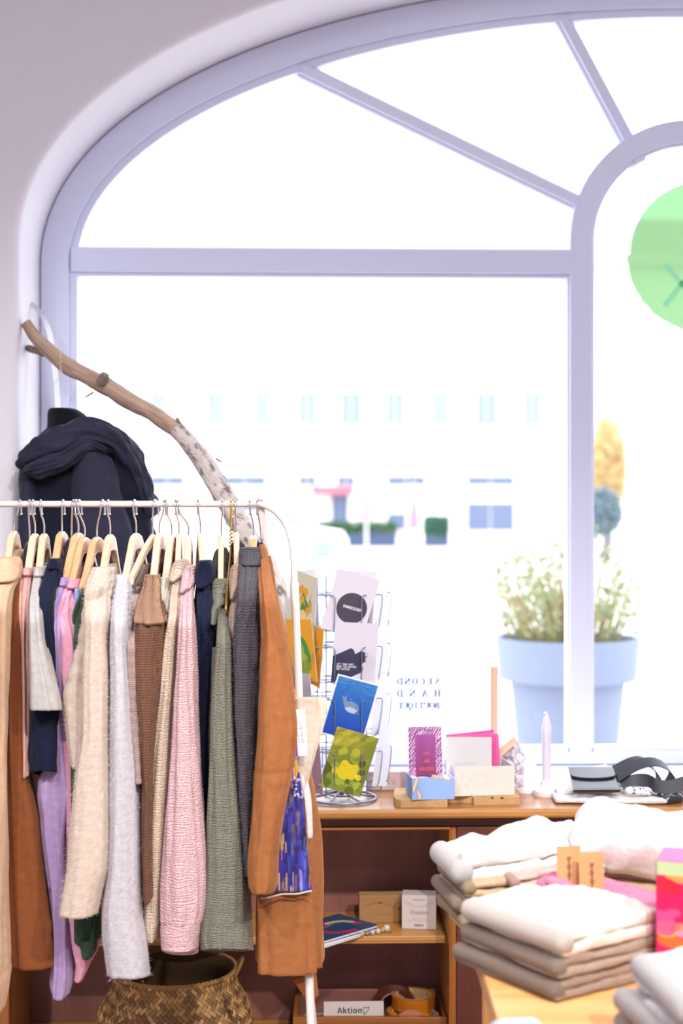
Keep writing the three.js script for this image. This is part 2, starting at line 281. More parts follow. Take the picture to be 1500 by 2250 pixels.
// ---------------------------------------------------------------- outside, through the window
struct('pavement', bx(160, 0.2, 110, 0, -0.12, ZW - 0.55 - 55, 0.01), std('#cfcac4', 0.9));
const leafGeo = (n, spread, size, seed, up = 0.3) => {
  const r = rngOf(seed), pos = [], q = V(0, 0, 0);
  for (let i = 0; i < n; i++) {
    const c = spread(r), a = V(r() - 0.5, r() - 0.5 + up, r() - 0.5).normalize(), b = V(r() - 0.5, r() - 0.5, r() - 0.5).cross(a).normalize(), s = size * (0.6 + 0.8 * r());
    const A = c.clone().addScaledVector(a, s), B = c.clone().addScaledVector(b, s * 0.4), C = c.clone().addScaledVector(a, -s), D = c.clone().addScaledVector(b, -s * 0.4);
    for (const p of [A, B, C, A, C, D]) pos.push(p.x, p.y, p.z);
  }
  const g = new THREE.BufferGeometry(); g.setAttribute('position', new THREE.Float32BufferAttribute(pos, 3)); g.computeVertexNormals(); return g;
};
const leafMat = (c) => new THREE.MeshPhysicalMaterial({ color: c, roughness: 0.8, side: THREE.DoubleSide, transmission: 0.35, thickness: 0 });
{
  const dark = std('#5d6b88', 0.25), pale = std('#7d8ba6', 0.3), stucco = std('#ece8e2', 0.9);
  const D = 66, zf = P(750, 1125, D).z, b = thing('building', 'long pale building with shop windows across the square', 'building', V(0, 0, zf));
  const X = (x) => PZ(x, 1125, zf).x, Y = (y) => PZ(750, y, zf).y;
  mesh('wall', bx(46, 13, 9, X(720), 6.4, -4.6, 0.05), stucco, b);
  const roof = extrude([[-5.2, 0], [5.2, 0], [0, 3.2]], 47, 0.05); roof.rotateY(Math.PI / 2); roof.translate(X(720) - 23.5, 12.9, -4.6); mesh('roof', roof, std('#b7a79f', 0.8), b);
  const holesUp = [[330, 365], [455, 490], [560, 592], [655, 695], [748, 795], [848, 888], [950, 985], [1045, 1092], [1150, 1188]];
  const frameWin = (x0, x1, y0, y1, name, bars) => {
    const w = X(x1) - X(x0), h = Y(y0) - Y(y1), cx = (X(x0) + X(x1)) / 2, cy = (Y(y0) + Y(y1)) / 2, f = mesh(name, extrude([[-w / 2 - 0.08, -h / 2 - 0.08], [w / 2 + 0.08, -h / 2 - 0.08], [w / 2 + 0.08, h / 2 + 0.08], [-w / 2 - 0.08, h / 2 + 0.08]], 0.12, 0.01, [[[-w / 2, -h / 2], [-w / 2, h / 2], [w / 2, h / 2], [w / 2, -h / 2]]]), stucco, b);
    f.position.set(cx, cy, -0.09);
    for (let i = 0; i < bars; i++) { const pw = w / bars; mesh('pane', bx(pw - 0.08, h, 0.03, -w / 2 + pw * (i + 0.5), 0, 0.05, 0.005), name === 'window' && y0 < 1000 ? pale : dark, f); }
  };
  for (const [a, c] of holesUp) frameWin(a, c, 862, 935, 'window', 2);
  for (const [a, c] of [[330, 405], [490, 585], [655, 695], [740, 780], [850, 935], [1025, 1130]]) frameWin(a, c, 1046, 1067, 'window', 2);
  for (const [a, c] of [[490, 585], [1025, 1130]]) frameWin(a, c, 1105, 1167, 'shop_window', 2);
  frameWin(850, 892, 1128, 1165, 'shop_window', 1); frameWin(728, 765, 1078, 1190, 'door', 1);
  mesh('awning', (() => { const g = extrude([[0, 0], [0.9, -0.35], [0.9, -0.42], [0, -0.08]], 1.9, 0.01); g.rotateY(-Math.PI / 2); g.translate(X(775), Y(1068), 0.06); return g; })(), std('#a8606a', 0.8), b);
}
function hedge(x0, x1, yb, yt, ym, label, col, seed) {
  const d = (EYE * F) / (yb - 1125), a = P(x0, yb, d), c = P(x1, yb, d), w = c.x - a.x, hm = ((yb - ym) / F) * d, ht = ((yb - yt) / F) * d, t = thing('hedge_planter', label, 'planter', V((a.x + c.x) / 2, -0.02, a.z));
  mesh('trough', bx(w, hm, 0.7, 0, hm / 2, 0, 0.02), std('#3d4c6b', 0.7), t);
  const s = (r) => { const k = r(); return V((r() - 0.5) * w * 1.02, hm - 0.1 + Math.sqrt(k) * (ht - hm) * (0.8 + 0.25 * Math.sin(r() * 9)), (r() - 0.5) * 0.75); };
  const f = mesh('foliage', leafGeo(1600, s, 0.11, seed), leafMat(col), t); f.userData.kind = 'stuff';
}
hedge(700, 870, 1200, 1140, 1172, 'long low hedge in a blue grey trough across the square', '#3f7048', 5);
hedge(932, 985, 1200, 1130, 1178, 'short taller green hedge in a trough beside the right parasol', '#357058', 6);
function parasol(x, yt, yb, label, col) {
  const d = (EYE * F) / (yb - 1125), h = ((yb - yt) / F) * d, t = thing('parasol', label, 'parasol', P(x, yb, d).setY(-0.02));
  mesh('pole', rod(V(0, 0, 0), V(0, h, 0), 0.04), M.white, t);
  mesh('canopy', lathe([[0.02, h], [0.07, h * 0.9], [0.16, h * 0.6], [0.24, h * 0.36], [0.2, h * 0.34], [0.05, h * 0.36]], 14), std(col, 0.85), t);
  mesh('base', lathe([[0.02, 0.1], [0.35, 0.08], [0.42, 0.03], [0.42, 0]], 24), std('#d8d8da', 0.8), t);
}
parasol(805, 1010, 1210, 'slim closed pinkish parasol standing before the long hedge', '#c9909c');
parasol(909, 1060, 1213, 'shorter closed rose parasol between the two hedges', '#c0788c');
{
  const d = 46, t = thing('car', 'white parked car seen through the window beside the rack', 'car', P(620, 1228, d).setY(-0.02));
  const prof = [[-2.1, 0.35], [-2.05, 0.85], [-1.7, 1.0], [-1.1, 1.5], [0.5, 1.52], [1.15, 1.02], [1.95, 0.88], [2.1, 0.6], [2.1, 0.35]];
  const body = extrude(prof, 1.7, 0.08, [], 4); body.translate(0, 0, -0.85); mesh('body', body, std('#f0f2f4', 0.3), t);
  for (const s of [-1, 1]) { const g = extrude([[-1.45, 1.03], [-1.02, 1.4], [0.42, 1.42], [0.92, 1.03]], 0.03, 0.005); g.translate(0, 0, s * 0.86 - 0.015); mesh('side_window', g, std('#8fa3bf', 0.15), t); }
  for (const x of [-1.3, 1.3]) for (const s of [-1, 1]) { const g = new THREE.CylinderGeometry(0.32, 0.32, 0.22, 24); g.rotateX(Math.PI / 2); g.translate(x, 0.32, s * 0.76); const w = mesh('wheel', g, std('#8d97aa', 0.8), t); }
}
{
  const d = 42, t = thing('tree', 'yellow autumn tree seen right of the window mullion', 'tree', P(1335, 1125 + (EYE * F) / d, d).setY(-0.02));
  mesh('trunk', tube([V(0, 0, 0), V(0.05, 0.9, 0), V(-0.03, 2, 0.05), V(0, 3, 0)], 0.09, 16, 8), std('#5f5a66', 0.9), t);
  mesh('crown', leafGeo(2600, (r) => { const a = r() * TAU, z = r() * 2 - 1, k = Math.cbrt(r()), w = Math.sqrt(1 - z * z); return V(0.55 * k * w * Math.cos(a), 2.75 + 1.6 * k * z, 0.5 * k * w * Math.sin(a)); }, 0.13, 3), leafMat('#ddc48c'), t).userData.kind = 'stuff';
  const u = thing('shrub', 'dark green shrub at the foot of the yellow tree', 'shrub', P(1325, 1125 + (EYE * F) / 40, 40).setY(-0.02));
  mesh('stem', tube([V(0, 0, 0), V(0.02, 0.5, 0), V(0, 1, 0)], 0.05, 8, 6), std('#5f5a66', 0.9), u);
  mesh('foliage', leafGeo(1500, (r) => { const a = r() * TAU, z = r() * 2 - 1, k = Math.cbrt(r()), w = Math.sqrt(1 - z * z); return V(0.55 * k * w * Math.cos(a), 1.5 + 0.7 * k * z, 0.4 * k * w * Math.sin(a)); }, 0.1, 8), leafMat('#7d939a'), u).userData.kind = 'stuff';
}
{
  // big planter just outside with dry grasses and twigs
  const d = 7.4, s = F / d, c = P(1246, 1125, d), rim = EYE - (1400 - 1125) / s, t = thing('potted_plant', 'large round grey pot of loose yellow green grasses outside the glass', 'plant', V(c.x, -0.02, c.z));
  const R = 157 / s, k = (y) => EYE - (y - 1125) / s + 0.02, h = rim + 0.02;
  mesh('pot', lathe([[0.02, 0.03], [R * 0.6, 0], [R * 0.63, 0.01], [R * 0.79, k(1497)], [R * 0.95, k(1490)], [R * 1.0, h - 0.01], [R * 0.99, h], [R * 0.93, h], [R * 0.9, h - 0.05], [0.02, h - 0.05]], 72), std('#7f8aa0', 0.75), t);
  const r = rngOf(21), blades = [], twigs = [];
  for (let i = 0; i < 200; i++) {
    const a = r() * TAU, q = Math.sqrt(r()) * R * 0.8, b = V(q * Math.cos(a), h - 0.06, q * Math.sin(a)), len = 0.22 + 0.42 * r(), lean = 0.1 + 0.75 * r(), dir = V(Math.cos(a + r() - 0.5) * lean, 1, Math.sin(a + r() - 0.5) * lean).normalize();
    const e = b.clone().addScaledVector(dir, len), m = b.clone().lerp(e, 0.55).add(V(0, 0.05, 0));
    (r() < 0.75 ? blades : twigs).push(ribbon([b, m, e.add(V(0, -0.06 * r(), 0))], V(Math.sin(a), 0, -Math.cos(a)), (t) => 0.012 * (1.05 - t), 0.002, 6));
  }
  mesh('grass', blades, leafMat('#a8a468'), t).userData.kind = 'stuff';
  mesh('twigs', twigs, leafMat('#b48a56'), t).userData.kind = 'stuff';
  mesh('leaves', leafGeo(800, (q) => { const a = q() * TAU, k = Math.sqrt(q()); return V(k * R * 1.05 * Math.cos(a), h + 0.02 + q() * 0.62 * (1.15 - k * 0.6), k * R * Math.sin(a)); }, 0.026, 31), leafMat('#93a077'), t).userData.kind = 'stuff';
}

// ---------------------------------------------------------------- clothes rack
const DR = 2.85, RAILY = EYE + ((1125 - 1107.5) / F) * DR;
const rail = (x) => P(x, 1107.5, DR).setY(RAILY);
{
  const t = thing('clothes_rack', 'white tubular metal clothes rack with a rounded corner, full of garments', 'rack', P(300, 1125, DR).setY(0)), o = t.position;
  const L = (p) => p.sub(o), e = P(647, 1285, DR - 0.05), f = P(681, 2200, 2.625), dir = f.clone().sub(e).normalize(), foot = e.clone().addScaledVector(dir, e.y / -dir.y), back = P(640, 1285, DR + 0.03), bfoot = P(728, 2600, 3.06).setY(0);
  const bend = [rail(-760), rail(0), rail(300), rail(540), rail(570), P(601, 1121, DR), P(627, 1151, DR - 0.005), P(640, 1190, DR - 0.015), P(645, 1230, DR - 0.03), e];
  mesh('rail', tube(bend.map((p) => L(p.clone())), 0.0064, 140, 14), M.rack, t);
  mesh('upright', [rod(L(e.clone()), L(foot.clone().setY(0.01)), 0.008, 16), rod(L(e.clone().addScaledVector(dir, -0.004)), L(e.clone().addScaledVector(dir, 0.006)), 0.0084, 16)], M.rack, t);
  mesh('upright', [rod(L(rail(572).add(V(0, 0.006, -0.01))), L(bfoot.clone().setY(0.01)), 0.0072, 14)], M.rack, t);
  mesh('end_knob', [ball(0.0062, L(rail(573).add(V(0, 0.011, 0.001))), 16)], M.rack, t);
  mesh('crossbar', [rod(L(foot.clone().setY(0.09)), L(bfoot.clone().setY(0.09)), 0.007, 12)], M.rack, t);
  for (const p of [foot, bfoot]) mesh('foot', (() => { const g = new THREE.CylinderGeometry(0.012, 0.012, 0.02, 16); const q = L(p.clone()); g.translate(q.x, 0.01, q.z); return g; })(), M.black, t);
  const lf = rail(-740); mesh('upright', [rod(L(lf.clone()), L(V(lf.x, 0.01, foot.z)), 0.008, 12)], M.rack, t); mesh('upright', [rod(L(lf.clone()), L(V(lf.x, 0.01, bfoot.z)), 0.008, 12)], M.rack, t);
}

// hangers: [x on the rail, x and y of the wooden top, x of the near arm where the collar starts, y there]
function hangerPose(h) {
  const R = rail(h[0]), top = P(h[1], h[2], DR), near = P(h[3], h[4], DR - 0.08);
  const lean = Math.atan2(top.x - R.x, R.y - top.y), yaw = Math.atan2(near.x - top.x, near.z - top.z);
  return { R, top, yaw: clamp(yaw, -0.45, 0.45), len: R.y - top.y, lean };
}
const HW = { beech: wood('beech', 0.35, 0.05, 0.2), lacquer: wood('beech', 0.25, 0.05, 0.2, '#f2d8bc'), pale: wood('beech', 0.4, 0.05, 0.2, '#fff6ee'), black: std('#16171d', 0.3) };
function hanger(h, style, label) {
  const q = hangerPose(h), t = thing('coat_hanger', label, 'hanger', q.R, 'hangers on the clothes rack'); t.rotation.y = q.yaw;
  const c = Math.cos(q.yaw), dx = (q.top.x - q.R.x), L = q.len, hk = V(dx * c, -L, dx * Math.sin(q.yaw));   // wooden top in the hanger's own axes
  const w = 0.0017, r = 0.0162;
  const hookPts = [hk, hk.clone().add(V(0, 0.016, 0)), V(hk.x * 0.75, -L * 0.55, 0.004), V(hk.x * 0.25, -0.02, 0.0135), V(0, -0.002, r), V(0, r * 0.62, r * 0.74)].concat([V(0, 0.0082, 0.004), V(0, 0.006, -0.007), V(0, -0.004, -0.0145), V(0, -0.016, -0.0155), V(0, -0.02, -0.0165)]);
  hookPts[5] = V(0, 0.0052, 0.0125);
  mesh('hook', [tube(hookPts, w, 48, 8), ball(0.0029, hookPts[10], 10)], style === 'gold' ? M.gold : M.chrome, t);
  const flat = style === 'slim', B = style === 'black' ? 0.85 : 1;
  const mid = flat ? [[0, 0], [0.05, -0.026], [0.1, -0.062], [0.16, -0.1], [0.215, -0.13]] : [[0, 0], [0.03, -0.006], [0.06, -0.034], [0.1, -0.074], [0.15, -0.107], [0.215, -0.128]];
  const thick = flat ? [0.014, 0.013, 0.012, 0.011, 0.009] : [0.022, 0.02, 0.017, 0.015, 0.013, 0.01], up = [], dn = [];
  const N = 16; for (let i = 0; i <= N; i++) { const u = (i / N) * 0.125, k = keyed(mid.map((m, j) => [m[0], m[1], thick[j]]), u); up.push([u, k[0] + 0.002]); dn.push([u, k[0] - k[1] * 1.35]); }
  const poly = [...dn.slice(1).reverse().map(([u, y]) => [-u, y]), ...dn, ...up.reverse(), ...up.slice().reverse().slice(1).map(([u, y]) => [-u, y])];
  if (style === 'gold') { mesh('frame', tube([V(0, -0.03, 0), V(0, -0.06, 0.06), V(0, -0.13, 0.2), V(0, -0.15, 0.21), V(0, -0.15, -0.21), V(0, -0.13, -0.2), V(0, -0.06, -0.06), V(0, -0.03, 0)].map((p) => p.add(hk)), 0.0016, 80, 8), M.gold, t); mesh('twist', tube(Array.from({ length: 30 }, (_, i) => V(0.003 * Math.cos(i * 1.1), -0.036 + i * 0.0013, 0.003 * Math.sin(i * 1.1)).add(hk)), 0.0014, 90, 6), M.gold, t); return t; }
  const th = (flat ? 0.0115 : 0.0145) * B, g = extrude(poly, th, 0.0042, [], 4); g.translate(0, -0.002, -th / 2); g.rotateY(-Math.PI / 2); g.translate(hk.x, hk.y, hk.z);
  const u = boxUV(g, 'z'); mesh('shoulders', u, HW[style === 'slim' ? 'beech' : style] || HW.beech, t);
  if (style !== 'black') { const b = rod(V(hk.x, hk.y - 0.105, hk.z - 0.1), V(hk.x, hk.y - 0.105, hk.z + 0.1), 0.005, 10); mesh('bar', b, HW.beech, t); }
  return t;
}
M.gold = std('#d9a928', 0.25, { metalness: 0.85 });

// garments ---------------------------------------------------------
const FAB = {
  camel: cloth('#dcb995', 'cloth', 0.05), rust: cloth('#814a29', 'cloth', 0.05), dustpink: cloth('#dba99f', 'cloth', 0.05), greytee: cloth('#b9b5b1', 'mohair', 0.06, 0.0003), navy: cloth('#141b33', 'cloth', 0.05), ink: cloth('#1c2233', 'cloth', 0.05),
  lilac: cloth('#ab93be', 'cloth', 0.05), pink: cloth('#e0a0b4', 'cloth', 0.05), blue: cloth('#93a6cc', 'cloth', 0.05), forest: cloth('#3c5542', 'cloth', 0.05),
  cream: cloth('#dac8b6', 'mohair', 0.05, 0.0012, { sheen: 0.8 }), mist: cloth('#cdc9cd', 'mohair', 0.05, 0.0012, { sheen: 0.8 }),
  chunkpink: cloth('#d3b6ab', 'knit', 0.06, 0.003), crochet: cloth('#8a6049', 'knit', 0.075, 0.004), crochetcape: cloth('#bd9272', 'knit', 0.075, 0.004), ivory: cloth('#e6dccb', 'knit', 0.05, 0.002), taupeknit: cloth('#a8947f', 'knit', 0.05, 0.002),
  linen: cloth('#cdb9a4', 'muslin', 0.09, 0.0022), rose: cloth('#d9b2b4', 'muslin', 0.09, 0.0022), navymus: cloth('#151c36', 'muslin', 0.09, 0.002), sage: cloth('#7d7d6e', 'muslin', 0.09, 0.0022), taupe: cloth('#b39a86', 'muslin', 0.09, 0.002), moss: cloth('#44483f', 'muslin', 0.09, 0.002), umber: cloth('#4a3a36', 'cloth', 0.05),
  charcoal: cloth('#565158', 'knit', 0.085, 0.004, { sheen: 0.6 }), suede: cloth('#a4683c', 'suede', 0.12, 0.0004, { sheen: 0.8, sheenColor: hexLin('#e2a873') }), canvas: cloth('#e6d6c0', 'cloth', 0.04, 0.0006), whitecloth: cloth('#efebe6', 'cloth', 0.05),
};
const foldDisp = (seed, amp, kind) => (s, k, th, t) => {
  const fold = amp * (n3(Math.cos(th) * 1.5 + seed, Math.sin(th) * 1.5, k * 2.2 + seed) + 0.4 * n3(Math.cos(th) * 3 + seed, Math.sin(th) * 3, k * 7));
  if (kind === 'muslin') return fold + 0.0008 * Math.abs(Math.sin((k + 0.006 * n3(s * 14, k * 8, seed)) * 430)) + 0.0006 * Math.abs(Math.sin((s + 0.003 * n3(s * 14, k * 8, seed + 9)) * 540));
  if (kind === 'knit') { const x = s / 0.0085, y = k / 0.0062, c = Math.abs((x % 1) - 0.5) * 2; return fold + 0.0022 * Math.sin((((y + c * 0.5) % 1) + 1) % 1 * Math.PI) * (0.3 + c); }
  if (kind === 'rib') return fold + 0.0013 * Math.sin(k * 1250) * (1 - smooth(0.15, 0.24, k)) + 0.0006 * n3(s * 160, k * 160, seed);
  if (kind === 'fluff') return fold + 0.0012 * n3(s * 120, k * 120, seed);
  return fold;
};
function fuzz(rings, count, seed, color, len = 0.009) {   // loose fibres standing off the surface
  const r = rngOf(seed), pos = [];
  for (let i = 0; i < count; i++) {
    const R = rings[Math.floor(r() * rings.length)], th = -Math.PI * r() * 1.1 + 0.15, c = Math.cos(th), z = Math.sin(th), p = R.c.clone().addScaledVector(R.ax, c).addScaledVector(R.az, z);
    const n = R.ax.clone().normalize().multiplyScalar(c).addScaledVector(R.az.clone().normalize(), z).add(V((r() - 0.5) * 1.5, (r() - 0.6) * 1.6, (r() - 0.5) * 1.5)).normalize(), l = len * (0.4 + r()), w = V(r() - 0.5, r() - 0.5, r() - 0.5).cross(n).normalize().multiplyScalar(0.00014);
    const m = p.clone().addScaledVector(n, l * 0.55), e = p.clone().addScaledVector(n, l * 0.9).add(V((r() - 0.5) * l, (r() - 0.7) * l, (r() - 0.5) * l));
    for (const q of [p.clone().add(w), p.clone().sub(w), m.clone().sub(w), p.clone().add(w), m.clone().sub(w), m.clone().add(w), m.clone().add(w), m.clone().sub(w), e]) pos.push(q.x, q.y, q.z);
  }
  const g = new THREE.BufferGeometry(); g.setAttribute('position', new THREE.Float32BufferAttribute(pos, 3)); g.computeVertexNormals(); return g;
}
let gseed = 1;
// o: rows of the near sleeve, depth of its shoulder d1, collar rows, cuff rows, body hem (world y)
function garment(o) {
  const seed = gseed++ * 5.3, t = thing(o.name, o.label, o.cat, null, o.group || 'clothes on the rack'), mat = o.mat, d1 = o.d1 ?? 2.63, y0 = o.rows[0][0], ysh = o.ysh ?? y0 + 85;
  const q = hangerPose(o.hang), d0 = o.d0 ?? 2.762, dep = (y) => mixn(d0, d1, smooth(y0 - 10, ysh + 30, y)), hd = (y) => mixn(0.034, o.hd ?? 0.045, smooth(y0, ysh + 40, y));
  const base = P((o.rows[0][1] + o.rows[0][2]) / 2, y0, d0); t.position.copy(base);
  const add = (name, geo, m = mat, parent = t) => { geo.translate(-base.x, -base.y, -base.z); return mesh(name, geo, m, parent); };
  const rings = ringsOf(o.rows, dep, hd, o.step ?? 0.005, o.tilt ?? 0.25);
  add('sleeve', loft(rings, { n: o.n ?? 44, disp: foldDisp(seed, o.fold ?? 0.004, o.kind), bottom: o.end ?? 'open' }));
  if (o.lobe) add('sleeve', loft(ringsOf(o.lobe, (y) => d1 + 0.05, 0.035, 0.006), { n: 36, disp: foldDisp(seed + 2, 0.003, o.kind), bottom: 'round' }));
  if (o.fuzz) { const f = fuzz(rings.concat(o.lobe ? ringsOf(o.lobe, (y) => d1 + 0.05, 0.035, 0.01) : []), o.fuzz, gseed, 0, o.fuzzLen); const m = add('fibres', f, o.fuzzMat); m.userData.kind = 'stuff'; }
  if (o.collar) add('collar', loft(ringsOf(o.collar, (y) => dep(y) - (o.co ?? (o.kind === 'muslin' ? 0.014 : 0.004)), (y) => hd(Math.max(y, y0)) + (o.ch ?? (o.kind === 'muslin' ? 0.01 : 0.006)), 0.002), { n: 40, disp: foldDisp(seed + 3, o.collarFold ?? 0.0016, o.kind === 'plain' ? undefined : o.kind), bottom: 'round' }), o.collarMat || mat);
  if (o.lining) add('lining', loft(ringsOf(o.lining, 2.735, 0.02, 0.004), { n: 32, disp: foldDisp(seed + 8, 0.003), bottom: 'round' }), FAB.blue);
  if (o.hood) add('hood', loft(ringsOf(o.hood, 2.88, 0.03, 0.003), { n: 36, disp: foldDisp(seed + 6, 0.002, o.kind), bottom: 'round' }), o.hoodMat || FAB.umber);
  if (o.cuff) add('cuff', loft(ringsOf(o.cuff, d1 - 0.004, (o.hd ?? 0.045) + 0.004, 0.003, o.cuffTilt ?? 0.3), { n: 44, disp: foldDisp(seed + 4, 0.0008, o.cuffKind || o.kind), bottom: 'open', top: 'none', inner: 0.12 }));
  if (o.body !== false) {
    const c = q.top, h = V(Math.sin(q.yaw), 0, Math.cos(q.yaw)), nrm = V(Math.cos(q.yaw), 0, -Math.sin(q.yaw)), yt = q.top.y - 0.06, yb = o.hem ?? 0.78, R = [], m = 70;
    for (let i = 0; i <= m; i++) { const y = mixn(yt, yb, i / m), k = yt - y; R.push({ c: V(c.x, y, c.z - 0.008).addScaledVector(nrm, 0.004 * n3(seed, k * 3, 0)), ax: nrm.clone().multiplyScalar(mixn(0.006, o.bt ?? 0.009, smooth(0, 0.1, k))), az: h.clone().multiplyScalar(-mixn(0.06, o.bw ?? 0.2, smooth(0, 0.085, k)) * (1 + 0.06 * smooth(0.1, 0.5, k))) }); }
    add('body', loft(R, { n: 40, disp: foldDisp(seed + 7, 0.0025, undefined), bottom: 'open' }), o.bodyMat || mat);
  }
  return t;
}
const fibre = (c) => new THREE.MeshStandardMaterial({ color: c, roughness: 0.8, side: THREE.DoubleSide });
const H = [
  [44, 30, 1166, 16, 1226], [65, 65, 1190, 52, 1252], [73, 77, 1172, 63, 1245], [90, 97, 1172, 87, 1246], [139, 136, 1167, 121, 1228], [162, 157, 1180, 141, 1244], [168, 172, 1170, 150, 1266], [175, 186, 1180, 164, 1274],
  [226, 213, 1179, 192, 1270], [238, 242, 1174, 228, 1240], [296, 299, 1171, 281, 1256], [342, 335, 1173, 304, 1300], [362, 350, 1171, 340, 1262], [366, 377, 1174, 367, 1266], [386, 393, 1172, 391, 1234], [391, 414, 1176, 411, 1242],
  [435, 440, 1170, 444, 1232], [489, 486, 1176, 485, 1268], [508, 507, 1165, 503, 1262], [517, 519, 1169, 520, 1240], [549, 557, 1176, 556, 1206], [565, 572, 1184, 574, 1204]];
const HL = [['pale', 'pale beech hanger at the left picture edge carrying the camel hoodie'], ['black', 'slim black hanger carrying the rust brown sweatshirt'], ['beech', 'beech hanger carrying the dusty pink long top'], ['pale', 'pale beech hanger carrying the light grey tee'],
  ['lacquer', 'honey lacquered hanger carrying the wide sleeved navy tee'], ['black', 'black hanger carrying the ink blue top behind the navy tee'], ['lacquer', 'amber wooden hanger carrying the lilac shirt'], ['lacquer', 'amber wooden hanger carrying the bubblegum pink sweatshirt'],
  ['lacquer', 'wooden hanger carrying the forest green sweatshirt'], ['pale', 'whitish wooden hanger carrying the cream mohair sweater'], ['beech', 'broad beech hanger carrying the pale grey mohair sweater'], ['slim', 'slanting flat hanger carrying the narrow pinkish chunky knit'],
  ['beech', 'beech hanger carrying the camel crochet jumper'], ['beech', 'beech hanger carrying the ivory knit'], ['slim', 'flat wooden hanger carrying the beige hooded muslin top'], ['beech', 'leaning beech hanger carrying the rose pink muslin blouse'],
  ['slim', 'flat pale hanger carrying the navy hooded muslin top'], ['slim', 'flat upright hanger carrying the sage green muslin top'], ['gold', 'twisted gold wire hanger carrying the moss hooded top'], ['slim', 'flat hanger carrying the taupe muslin top'], ['lacquer', 'amber hanger carrying the charcoal chunky cardigan'], ['black', 'black hanger carrying the brown suede coat at the rack end']];
H.forEach((h, i) => hanger(h, HL[i][0], HL[i][1]));

